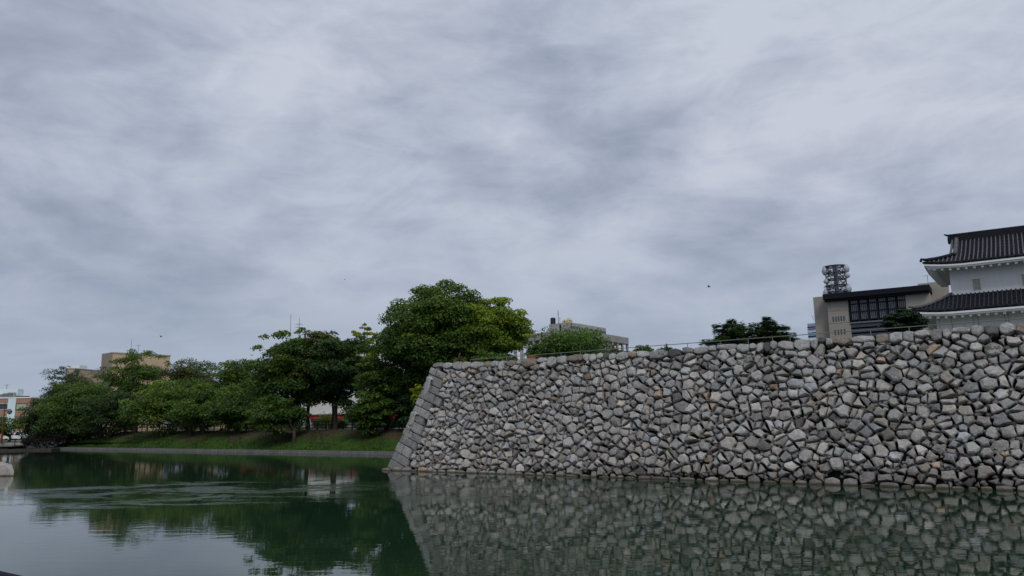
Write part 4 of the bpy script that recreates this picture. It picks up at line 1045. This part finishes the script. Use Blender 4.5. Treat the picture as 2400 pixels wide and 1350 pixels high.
# clipped bushes by the fence
def bush(label, u, e, w, h, seed, pal=DK, base=None):
    p = bank_pt(u, e, 2.78) if base is None else base; r = np.random.default_rng(seed)
    root = thing('bush', label, 'bush', p); pads_ = [(np.array([r.uniform(-w, w), r.uniform(-.5, .5), h * r.uniform(.3, .62)]), h * .5, r.random()) for _ in range(14)]
    crown_mesh('foliage', root, pads_, .2, 1500, pal, r, flat=.8, parent=root); MB().tube([(0, 0, -.1), (0, 0, h * .5)], .1, 6).build('stem', BARK, root); return root
bush('dark clipped bush behind the fence beside the white board', 918, 10.8, 1.3, 1.3, 61)
bush('dark round bush behind the fence at the foot of the black trunks', 792, 12, 1.0, 1.2, 62, MID)
bush('bright green bush in front of the red fascia', 770, 20, 1.8, 2.7, 63, GR)
bush('green bush in front of the shop right of the black trunks', 875, 20, 1.8, 2.6, 64, GR)

# ------------------------------------------------------------------ cars
def car(label, base, rz, paint, van=False, L=4.2, group=None):
    r_ = thing('parked_car', label, 'car', base, rz, group); h = 1.9 if van else 1.48; W_ = 1.7
    prof = [(-L / 2, .35), (-L / 2, .75 if not van else 1.0), (-L / 2 + (.5 if van else 1.0), .95), (-L / 2 + (.9 if van else 1.6), h), (L / 2 - .5, h), (L / 2 - .05, .95), (L / 2, .75), (L / 2, .35)]
    n_ = len(prof); b_ = MB(); vs = []
    for y, k in ((-W_ / 2, 1), (W_ / 2, 1)):
        for x, z in prof: vs.append((x, y * (1 if z < 1.0 else .86), z))
    b_.add(vs, [tuple(range(n_)), tuple(range(n_, 2 * n_))[::-1]] + [(i, n_ + i, n_ + (i + 1) % n_, (i + 1) % n_) for i in range(n_)]); b_.build('body', paint, r_)
    for s_ in (-1, 1):
        MB().add([(-L / 2 + 1.15, s_ * (W_ / 2 - .035), 1.0), (L / 2 - .35, s_ * (W_ / 2 - .035), 1.0), (L / 2 - .75, s_ * (W_ * .44), h - .12), (-L / 2 + 1.6, s_ * (W_ * .44), h - .12)], [(0, 1, 2, 3)]).build('side_window', GLASSD, r_)
        MB().box((-L / 2 - .02, s_ * .62 - .16, .6), (-L / 2 + .1, s_ * .62 + .16, .76)).build('headlight', WHITE, r_)
        for x in (-L / 2 + .85, L / 2 - .8):
            w_ = MB().lathe([(0, -.1), (.31, -.1), (.31, .1), (0, .1)], c=(x, s_ * (W_ / 2 - .04), .31), n=12, axis=(0, 1, 0)).build('wheel', RUB, r_)
    MB().add([(-L / 2 + (.45 if van else .98), -.66, .99), (-L / 2 + (.45 if van else .98), .66, .99), (-L / 2 + (.82 if van else 1.5), .6, h - .1), (-L / 2 + (.82 if van else 1.5), -.6, h - .1)], [(0, 1, 2, 3)]).build('windscreen', GLASSD, r_).location = (-.03, 0, .03)
    return r_
p = at_z(33, 1031, 1.16); car('white car parked left of another white car by the landing', (p[0], p[1], 1.15), rad(78), CAR_W, group='white cars parked beyond the landing')
p = at_z(55, 1031, 1.16); car('white van parked right of the white car by the landing', (p[0], p[1], 1.15), rad(74), CAR_W, van=True, group='white cars parked beyond the landing')
p = bank_pt(213, 14); car('white car glimpsed between trunks under the left trees', (p[0], p[1], 2.81), rad(60), CAR_W)
p = bank_pt(556, 16); car('red car on the road behind the fence', (p[0], p[1], 2.81), rzb, CAR_R)
p = bank_pt(700, 17); car('white car on the road behind the fence left of the black trunks', (p[0], p[1], 2.81), rzb, CAR_W, van=True)

# ------------------------------------------------------------------ landing at the far left
p0 = at_z(0, 1058, 0); p1 = at_z(128, 1056, 0); dl = (p1 - p0); dl[2] = 0; LL = np.linalg.norm(dl); rzl = math.atan2(dl[1], dl[0]); exl = dl / LL; eyl = np.array([-exl[1], exl[0], 0])
o0 = p0 - exl * 60
ld = thing('boat_landing', 'dark low boat landing at the left end of the moat', 'landing', (o0[0], o0[1], 0), rzl)
MB().box((0, .8, -.6), (LL + 59, 3.4, .28)).build('lower_step', mat('wet_stone', (.055, .045, .042), .8, .2, .3), ld)
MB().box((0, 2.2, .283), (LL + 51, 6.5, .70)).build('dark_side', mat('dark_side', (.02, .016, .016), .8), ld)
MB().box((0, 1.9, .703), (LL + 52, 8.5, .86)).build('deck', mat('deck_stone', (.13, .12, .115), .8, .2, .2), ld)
MB().box((0, 8.6, -.6), (LL + 50, 9.6, 1.25)).build('rear_wall', CONCD, ld)
rf = thing('landing_fence', 'thin dark railing on the boat landing', 'railing', o0 + exl * 40 + eyl * 4 + np.array([0, 0, .86]), rzl)
for i in range(9): MB().box((i * 3.3 - .05, -.05, 0), (i * 3.3 + .05, .05, 1.0)).build('post', FENCE, rf)
for z in (.5, .95): MB().box((0, -.1, z - .04), (26.4, -.053, z + .04)).build('rail', FENCE, rf)
bp = at_z(66, 1044, .86); bush('dark rounded shrub standing on the boat landing', 0, 0, .35, 1.3, 65, ((.008, .012, .009), (.014, .018, .012)), base=(bp[0], bp[1], .86))
hb = at_y(118, 1030, 134); hg = thing('hedge', 'long dark clipped hedge behind the landing', 'hedge', (hb[0], hb[1], 1.15)); r = np.random.default_rng(66)
crown_mesh('foliage', hg, [(np.array([x, r.uniform(-.4, .4), .75 + r.uniform(-.1, .1)]), 1.0, .1) for x in np.arange(-2.4, 2.6, .6)], .2, 5000, ((.007, .011, .009), (.014, .02, .012)), r, flat=.9, droop=0, parent=hg)
MB().box((-2.8, -.4, 0), (2.8, .4, 1.2)).build('inner_branches', BARK, hg)
# small tree and street lamps at the left edge
p = at_y(22, 1028, 141); broadleaf('broadleaf_tree', 'small light-green tree in front of the pink office', (p[0], p[1], 1.15), at_y(22, 978, 141)[2], at_y(22, 1026, 141)[2], 3.4, GR, 71, 2600, pads=26, wisps=10, ctr=(-1, 0))
def lamp(label, u, vt, Y, arm):
    P_ = at_y(u, vt, Y); t_ = thing('street_lamp', label, 'street lamp', (P_[0], P_[1], 1.15)); h = P_[2] - 1.15
    MB().tube([(0, 0, 0), (0, 0, h * .5), (0, 0, h)], [.16, .12, .04], 8).build('pole', BROWN if arm > 0 else DARKM, t_)
    MB().tube([(0, 0, h - 1.4), (arm * .9, 0, h - 1.2)], .07, 5).build('arm', DARKM, t_)
    MB().lathe([(.05, .5), (.45, .1), (.30, -.35), (.05, -.5)], c=(arm * .9, 0, h - 1.6), n=8).build('lamp_head', mat('lamp_' + str(u), (.14, .13, .14)), t_)
lamp('street lamp with lantern in front of the pink office', 12.5, 943, 135, 1)
lamp('dark street lamp with pointed top right of the pink office', 79, 934, 140, -1)

# ------------------------------------------------------------------ rock and near rail
p = at_z(5, 1116, 0); r = np.random.default_rng(81)
sc_ = p[1] / FPX
prof = [(38, 0, 0), (35, -4, 1), (31, 14, 2), (22, 26, 2), (8, 30, 1), (-8, 33, 0), (-25, 31, 0), (-50, 24, 0), (-66, 6, 0), (-68, 0, 0)]
mb = MB().color((.34, .325, .30)); rings = []
for dep, kx, kz in ((-.1, 1.0, .80), (.25, .97, .97), (.9, .93, 1.02), (1.6, .85, .95), (2.2, .7, .6)):
    rings.append([(x * sc_ * kx * .95 - .25 - dep * .62, dep + r.normal(0, .05) + (.35 * (z / 33) if dep < .3 else 0), z * sc_ * kz * r.uniform(.96, 1.04) - (.25 if z <= 0 else 0)) for x, z, _ in prof])
n_ = len(prof); vs = [q for rg in rings for q in rg]; fs = [(i * n_ + j, i * n_ + j + 1, (i + 1) * n_ + j + 1, (i + 1) * n_ + j) for i in range(len(rings) - 1) for j in range(n_ - 1)]
fs += [tuple(range(n_))[::-1], tuple(range((len(rings) - 1) * n_, len(rings) * n_))]
mb.add(vs, fs); o = mb.build('boulder', STONE); o.location = (p[0], p[1], 0); tag(o, 'pale boulder in the water at the left edge', 'rock')

a = at_z(0, 1362, 3.1); b = at_z(62, 1377, 3.1); dr_ = (b - a) / np.linalg.norm(b - a)
nrr = thing('near_handrail', 'dark round handrail at the bottom left corner, out of focus', 'railing', (a[0], a[1], 2.0)); nrr['label'] = 'dark round handrail cutting the bottom left corner'
pa = a - dr_ * .9; pb_ = a + dr_ * 1.6; L0 = np.array([a[0], a[1], 2.0])
MB().tube([pa - L0, a - L0, b - L0, pb_ - L0], .03, 14).build('rail', DARKM, nrr, smooth=True)
for q in (pa, pb_): MB().tube([(q[0] - a[0], q[1] - a[1], -.5), (q[0] - a[0], q[1] - a[1], 1.1)], .025, 10).build('post', DARKM, nrr, smooth=True)

# ------------------------------------------------------------------ birds
def bird(label, u, v, Y, span, bank=0., heading=0.):
    P_ = at_y(u, v, Y); t_ = thing('flying_bird', label, 'bird', P_, heading); t_.rotation_euler = (0, bank, heading)
    MB().lathe([(0, -.22), (.05, -.15), (.075, 0), (.05, .12), (.035, .17), (0, .22)], n=8, axis=(0, 1, .1)).build('body', BIRD, t_, smooth=True)
    for s_ in (-1, 1):
        MB().add([(0, .08, .02), (s_ * span * .25, .12, .14), (s_ * span * .5, .0, .02), (s_ * span * .25, -.06, .12), (0, -.08, .02), (0, .02, -.01), (s_ * span * .25, .05, .10)],
                 [(0, 1, 3, 4), (1, 2, 3), (0, 5, 6, 1), (5, 4, 3, 6), (6, 3, 2), (1, 6, 2)]).build('wing', BIRD, t_)
bird('dark bird flying right of centre above the pine tops', 1661, 672, 75, .34, .6, .4)
bird('bird flying high above the sandy building', 377, 789, 80, .42, .2, .2)
bird('tiny bird flying left of the largest tree', 808, 655, 130, .35, .1, .1)
bird('bird gliding low beside the mid-height tree', 590, 833, 120, .6, .05, .0)

# ------------------------------------------------------------------ the white turret
CW = np.array([35.3252, 61.0, 7.86])
ct = thing('castle_turret', 'white plastered castle turret with two dark tiled roofs', 'castle', CW, math.atan2(Dw[1], Dw[0]))
zr = lambda z: z - 7.86
XL, YD = 17.0, 7.5; ze = zr(15.42); zrg = zr(18.15)
MB().box((0, 0, zr(12.6)), (XL, YD, zr(15.25))).build('upper_wall', PLASTER, ct)
MB().box((-1.2, -1.0, -.1), (XL + 1.2, YD + 1.0, zr(11.6))).build('lower_wall', PLASTER, ct)
MB().box((-.06, -.06, zr(13.0)), (XL + .06, YD + .06, zr(13.22))).build('sill_band', PLASTER, ct)
for u in (2203, 2232, 2283, 2295, 2358, 2366, 2420, 2440):
    q = ray(u, 765); t = ((CW - C0) @ Bw - 1.0) / (q @ Bw); x = float((C0 + q * t - CW) @ Dw)
    MB().box((x - .018, -1.02, 0), (x + .018, -1.003, zr(11.3))).build('panel_joint', CONCD, ct)
def skirt(xw, yw, ov, x1, y1, zeave, rise, lift, upto, reach=3.0):
    """point on a hipped roof surface: distance in from the eave -> height"""
    def hgt(k, along):   # k metres in from the eave, along = metres from the corner along the eave
        f = k / upto; z = zeave + rise * (.72 * f + .28 * f * f); return z + lift * max(0, 1 - along / reach) ** 2 * max(0, 1 - f) ** 1.5
    return hgt
def hip_roof(xa, xb, ya, yb, zeave, rise, upto, lift, name, flat_to=None, gable=None, ridge_y=None):
    """front and back slopes plus side skirts; upto = run of the skirt"""
    h = skirt(0, 0, 0, 0, 0, zeave, rise, lift, upto); root = MB(); N = 8
    def pt_front(x, k, sgn=1):
        al = min(x - xa, xb - x); y = ya + k if sgn == 1 else yb - k; return (x, y, h(k, max(0, al)))
    runf = upto if ridge_y is None else (ridge_y - ya); sk = gable - xa if gable is not None else upto
    for sgn in (1, -1):
        cols_ = 36
        for i in range(cols_):
            for j in range(N):
                k0 = runf * j / N; k1 = runf * (j + 1) / N; ks0 = min(k0, sk); ks1 = min(k1, sk)
                def X(c, ks): return (xa + ks) + (xb - xa - 2 * ks) * (c / cols_) ** 1
                q = [pt_front(X(i, ks0), k0, sgn), pt_front(X(i + 1, ks0), k0, sgn), pt_front(X(i + 1, ks1), k1, sgn), pt_front(X(i, ks1), k1, sgn)]
                root.add(q if sgn == 1 else q[::-1], [(0, 1, 2, 3)])
    for side_ in (0, 1):
        for i in range(12):
            for j in range(5):
                k0 = sk * j / 5; k1 = sk * (j + 1) / 5
                def S(c, k):
                    y = (ya + k) + (yb - ya - 2 * k) * c / 12; x = xa + k if side_ == 0 else xb - k; return (x, y, h(k, max(0, min(y - ya, yb - y))))
                q = [S(i, k0), S(i, k1), S(i + 1, k1), S(i + 1, k0)]
                root.add(q if side_ == 0 else q[::-1], [(0, 1, 2, 3)])
    o = root.build(name, TILE, ct, smooth=True); sol = o.modifiers.new('thick', 'SOLIDIFY'); sol.thickness = .16; sol.offset = -1
    return o, h
# upper roof (hip-and-gable)
ov = 1.65; xa, xb, ya, yb = -ov, XL + ov, -ov, YD + ov; ridge_y = YD / 2; gx_ = .42
ur, hU = hip_roof(xa, xb, ya, yb, ze, zrg - ze, ridge_y - ya, .30, 'upper_roof', gable=gx_, ridge_y=ridge_y)
def rib(roof, x, k0, k1, h, ya_, xa_, xb_, r_=.055, mt=TILEL):
    pts = []
    for i in range(7):
        k = k0 + (k1 - k0) * i / 6; pts.append((x, ya_ + k, h(k, max(0, min(x - xa_, xb_ - x))) + r_ * .6))
    MB().tube(pts, r_, 6).build('tile_rib', mt, roof, smooth=True)
x = xa + .18
while x < xb - .1:
    k1 = (ridge_y - ya) - .1 if (x > gx_ and x < xb - (gx_ - xa)) else min(x - xa, xb - x) - .05
    if k1 > .15: rib(ur, x, .06, k1, hU, ya, xa, xb)
    x += .30
# tile courses between the ribs
g = MB()
kk = .35
while kk < ridge_y - ya - .15:
    xs_ = xa + min(kk, gx_ - xa) + .1; xe_ = xb - min(kk, gx_ - xa) - .1
    z0_ = hU(kk, 9); g.box((max(xs_, xa + 2.6), ya + kk - .02, z0_ - .03), (min(xe_, xb - 2.6), ya + kk + .03, z0_ + .028)); kk += .24
g.build('tile_courses', TILE, ur, kind='stuff')
# gables, ridges
for xg in (gx_, XL - gx_):
    s_ = -1 if xg < 5 else 1; k = gx_ - xa
    zb_ = hU(k, 9); a = [(xg + s_ * .02, ya + k, zb_ - .1), (xg + s_ * .02, yb - k, zb_ - .1), (xg + s_ * .02, ridge_y, zrg - .08)]
    MB().add(a + [(p[0] - s_ * .2, p[1], p[2]) for p in a], [(0, 1, 2), (3, 5, 4), (0, 3, 4, 1), (1, 4, 5, 2), (2, 5, 3, 0)]).build('gable', DARKM, ct)
    for sg in (1, -1):    # descending ridges down the gable edge, then out along the hip
        pts = []
        for i in range(8):
            kq = (ridge_y - ya - .05) * (1 - i / 7) + (k - .1) * (i / 7); y = ya + kq if sg == 1 else yb - kq
            pts.append((xg - s_ * .1, y, hU(kq, 9) + .20))
        MB().tube(pts, .17, 8).build('descending_ridge', TILEL, ct, smooth=True)
        MB().tube([(p[0] + s_ * .32, p[1], p[2] - .07) for p in pts], .10, 8).build('edge_tiles', TILEL, ct, smooth=True)
    for sg in (1, -1):
        pts = []
        for i in range(9):
            kq = (k + .1) * (1 - i / 8) - .1 * (i / 8); y = ya + kq if sg == 1 else yb - kq; x = xa + kq if s_ < 0 else xb - kq
            pts.append((x, y, hU(max(kq, 0), max(kq, 0)) + .14 + (.10 if i == 8 else 0)))
        MB().tube(pts, [.14] * 7 + [.12, .05], 8).build('hip_ridge', TILE, ct, smooth=True)
        e_ = pts[-1]; MB().lathe([(0, -.05), (.12, -.03), (.12, .05), (0, .06)], c=(e_[0] + s_ * -.02, e_[1], e_[2] - .17), n=10, axis=(s_, -sg, .3)).build('end_tile', TILE, ct)
mr = MB(); mr.box((gx_ - .42, ridge_y - .20, zrg - .1), (XL - gx_ + .42, ridge_y + .20, zrg + .42)); mr.build('main_ridge', TILE, ct)
MB().tube([(gx_ - .80, ridge_y, zrg + .66), (gx_ - .5, ridge_y, zrg + .53), (gx_ + .6, ridge_y, zrg + .50), (XL / 2, ridge_y, zrg + .44), (XL - gx_ - .6, ridge_y, zrg + .5), (XL - gx_ + .8, ridge_y, zrg + .66)], [.05, .10, .12, .12, .12, .05], 8).build('ridge_cap', TILE, ct, smooth=True)
MB().lathe([(0, -.08), (.30, -.06), (.36, .0), (.30, .1), (0, .12)], c=(gx_ - .45, ridge_y, zrg + .1), n=12, axis=(-1, 0, 0)).build('ridge_end_tile', TILE, ct)
# eaves of both roofs
def eaves(xa, xb, ya, yb, z, xw0, xw1, yw0, yw1, tag_, sp=.55, lift=.28):
    # plaster fascia in two steps following the up-curved corners, flat soffit, rafter ends
    def zl(al): return z + lift * max(0, 1 - al / 3.0) ** 2
    for nm, off, h0, h1 in (('fascia', .07, -.30, -.12), ('fascia', .17, -.43, -.303)):
        g = MB()
        for (ax, ay, bx, by) in ((xa + off, ya + off, xb - off, ya + off), (xa + off, yb - off, xa + off, ya + off), (xb - off, ya + off, xb - off, yb - off), (xb - off, yb - off, xa + off, yb - off)):
            N_ = 24; L_ = math.hypot(bx - ax, by - ay); nx, ny = -(by - ay) / L_, (bx - ax) / L_; P_ = []
            for i in range(N_ + 1):
                f = i / N_; al = min(f, 1 - f) * L_; x, y = ax + (bx - ax) * f, ay + (by - ay) * f
                P_ += [(x, y, zl(al) + h0), (x, y, zl(al) + h1), (x + nx * .3, y + ny * .3, zl(al) + h1), (x + nx * .3, y + ny * .3, zl(al) + h0)]
            g.add(P_, [(i * 4 + j, (i + 1) * 4 + j, (i + 1) * 4 + (j + 1) % 4, i * 4 + (j + 1) % 4) for i in range(N_) for j in range(4)])
        g.build(nm, PLASTER, ct)
    g = MB(); N_ = 24
    ring_o = [];
    def loop(off, zz__):
        pts = []
        for (ax, ay, bx, by) in ((xa + off, ya + off, xb - off, ya + off), (xb - off, ya + off, xb - off, yb - off), (xb - off, yb - off, xa + off, yb - off), (xa + off, yb - off, xa + off, ya + off)):
            L_ = math.hypot(bx - ax, by - ay)
            for i in range(N_):
                f = i / N_; al = min(f, 1 - f) * L_; pts.append((ax + (bx - ax) * f, ay + (by - ay) * f, (zl(al) if zz__ is None else zz__) - .40))
        return pts
    ow = xw0 - xa; A_ = loop(.2, None); B_ = loop(ow + .25, z); n4 = len(A_)
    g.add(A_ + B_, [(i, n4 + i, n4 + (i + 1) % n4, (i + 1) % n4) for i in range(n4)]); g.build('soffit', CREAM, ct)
    x = xa + .75
    pmr = MB().box((-.09, 0, -.09), (.09, .5, .09)).mesh('rafter_end', PLASTER)
    while x < xb - .5:
        o = link('rafter_end', pmr, ct); o.location = (x, ya + .30, zl(min(x - xa, xb - x)) - .51); x += sp
    y = ya + .75
    pms = MB().box((0, -.09, -.09), (.5, .09, .09)).mesh('rafter_end', PLASTER)
    while y < yb - .5: o = link('rafter_end', pms, ct); o.location = (xa + .30, y, zl(min(y - ya, yb - y)) - .51); y += sp
    # corner bracket
    MB().add([(xa + .25, ya + .25, zl(0) - .42), (xa + 1.5, ya + .3, zl(1.4) - .45), (xa + 1.4, ya + 1.4, z - .45), (xa + .3, ya + 1.5, zl(1.4) - .45), (xa + .28, ya + .28, zl(0) - .62)], [(0, 1, 4), (1, 2, 4), (2, 3, 4), (3, 0, 4)]).build('corner_beam', PLASTER, ct)
eaves(xa, xb, ya, yb, ze, 0, XL, 0, YD, 'upper')
# lower skirt roof
ov2 = 2.75; xa2, xb2, ya2, yb2 = -ov2, XL + ov2, -ov2, YD + ov2; ze2 = zr(11.56)
lr, hL = hip_roof(xa2, xb2, ya2, yb2, ze2, zr(13.08) - ze2, ov2 + .02, .30, 'lower_roof')
x = xa2 + .18
while x < xb2 - .1:
    k1 = min(ov2 - .03, min(x - xa2, xb2 - x) - .05)
    if k1 > .15: rib(lr, x, .05, k1, hL, ya2, xa2, xb2, mt=mat('lower_rib_tile', (.034, .036, .044), .7, .15) if 'lower_rib_tile' not in bpy.data.materials else bpy.data.materials['lower_rib_tile'])
    x += .30
g = MB(); kk = .3
while kk < ov2 - .1:
    z0_ = hL(kk, 9); g.box((xa2 + 3.0, ya2 + kk - .02, z0_ - .03), (xb2 - 3.0, ya2 + kk + .03, z0_ + .028)); kk += .24
g.build('tile_courses', TILE, lr, kind='stuff')
for s_, X0 in ((-1, xa2), (1, xb2)):
    for sg in (1, -1):
        pts = []
        for i in range(9):
            kq = ov2 * (1 - i / 8) - .1 * (i / 8); y = ya2 + kq if sg == 1 else yb2 - kq; x = X0 + kq if s_ < 0 else X0 - kq
            pts.append((x, y, hL(max(kq, 0), max(kq, 0)) + .11 + (.07 if i == 8 else 0)))
        MB().tube(pts, [.12] * 8 + [.06], 8).build('hip_ridge', TILEL, ct, smooth=True)
eaves(xa2, xb2, ya2, yb2, ze2, -1.2, XL + 1.2, -1.0, YD + 1, 'lower')
for x in (1.54, 4.80, 8.0, 11.2):
    f = MB(); x1_, z0_, z1_ = x + .52, zr(13.24), zr(14.14)
    f.box((x - .07, -.10, z0_), (x, .1, z1_)); f.box((x1_, -.10, z0_), (x1_ + .07, .1, z1_)); f.box((x - .09, -.12, z1_), (x1_ + .09, .1, z1_ + .07))
    o = f.build('window', PLASTER, ct); MB().box((x, -.02, z0_), (x1_, .04, z1_)).build('shutter', mat('shutter_%d' % int(x), (.36, .345, .30)), o)
bpy.context.view_layer.update()
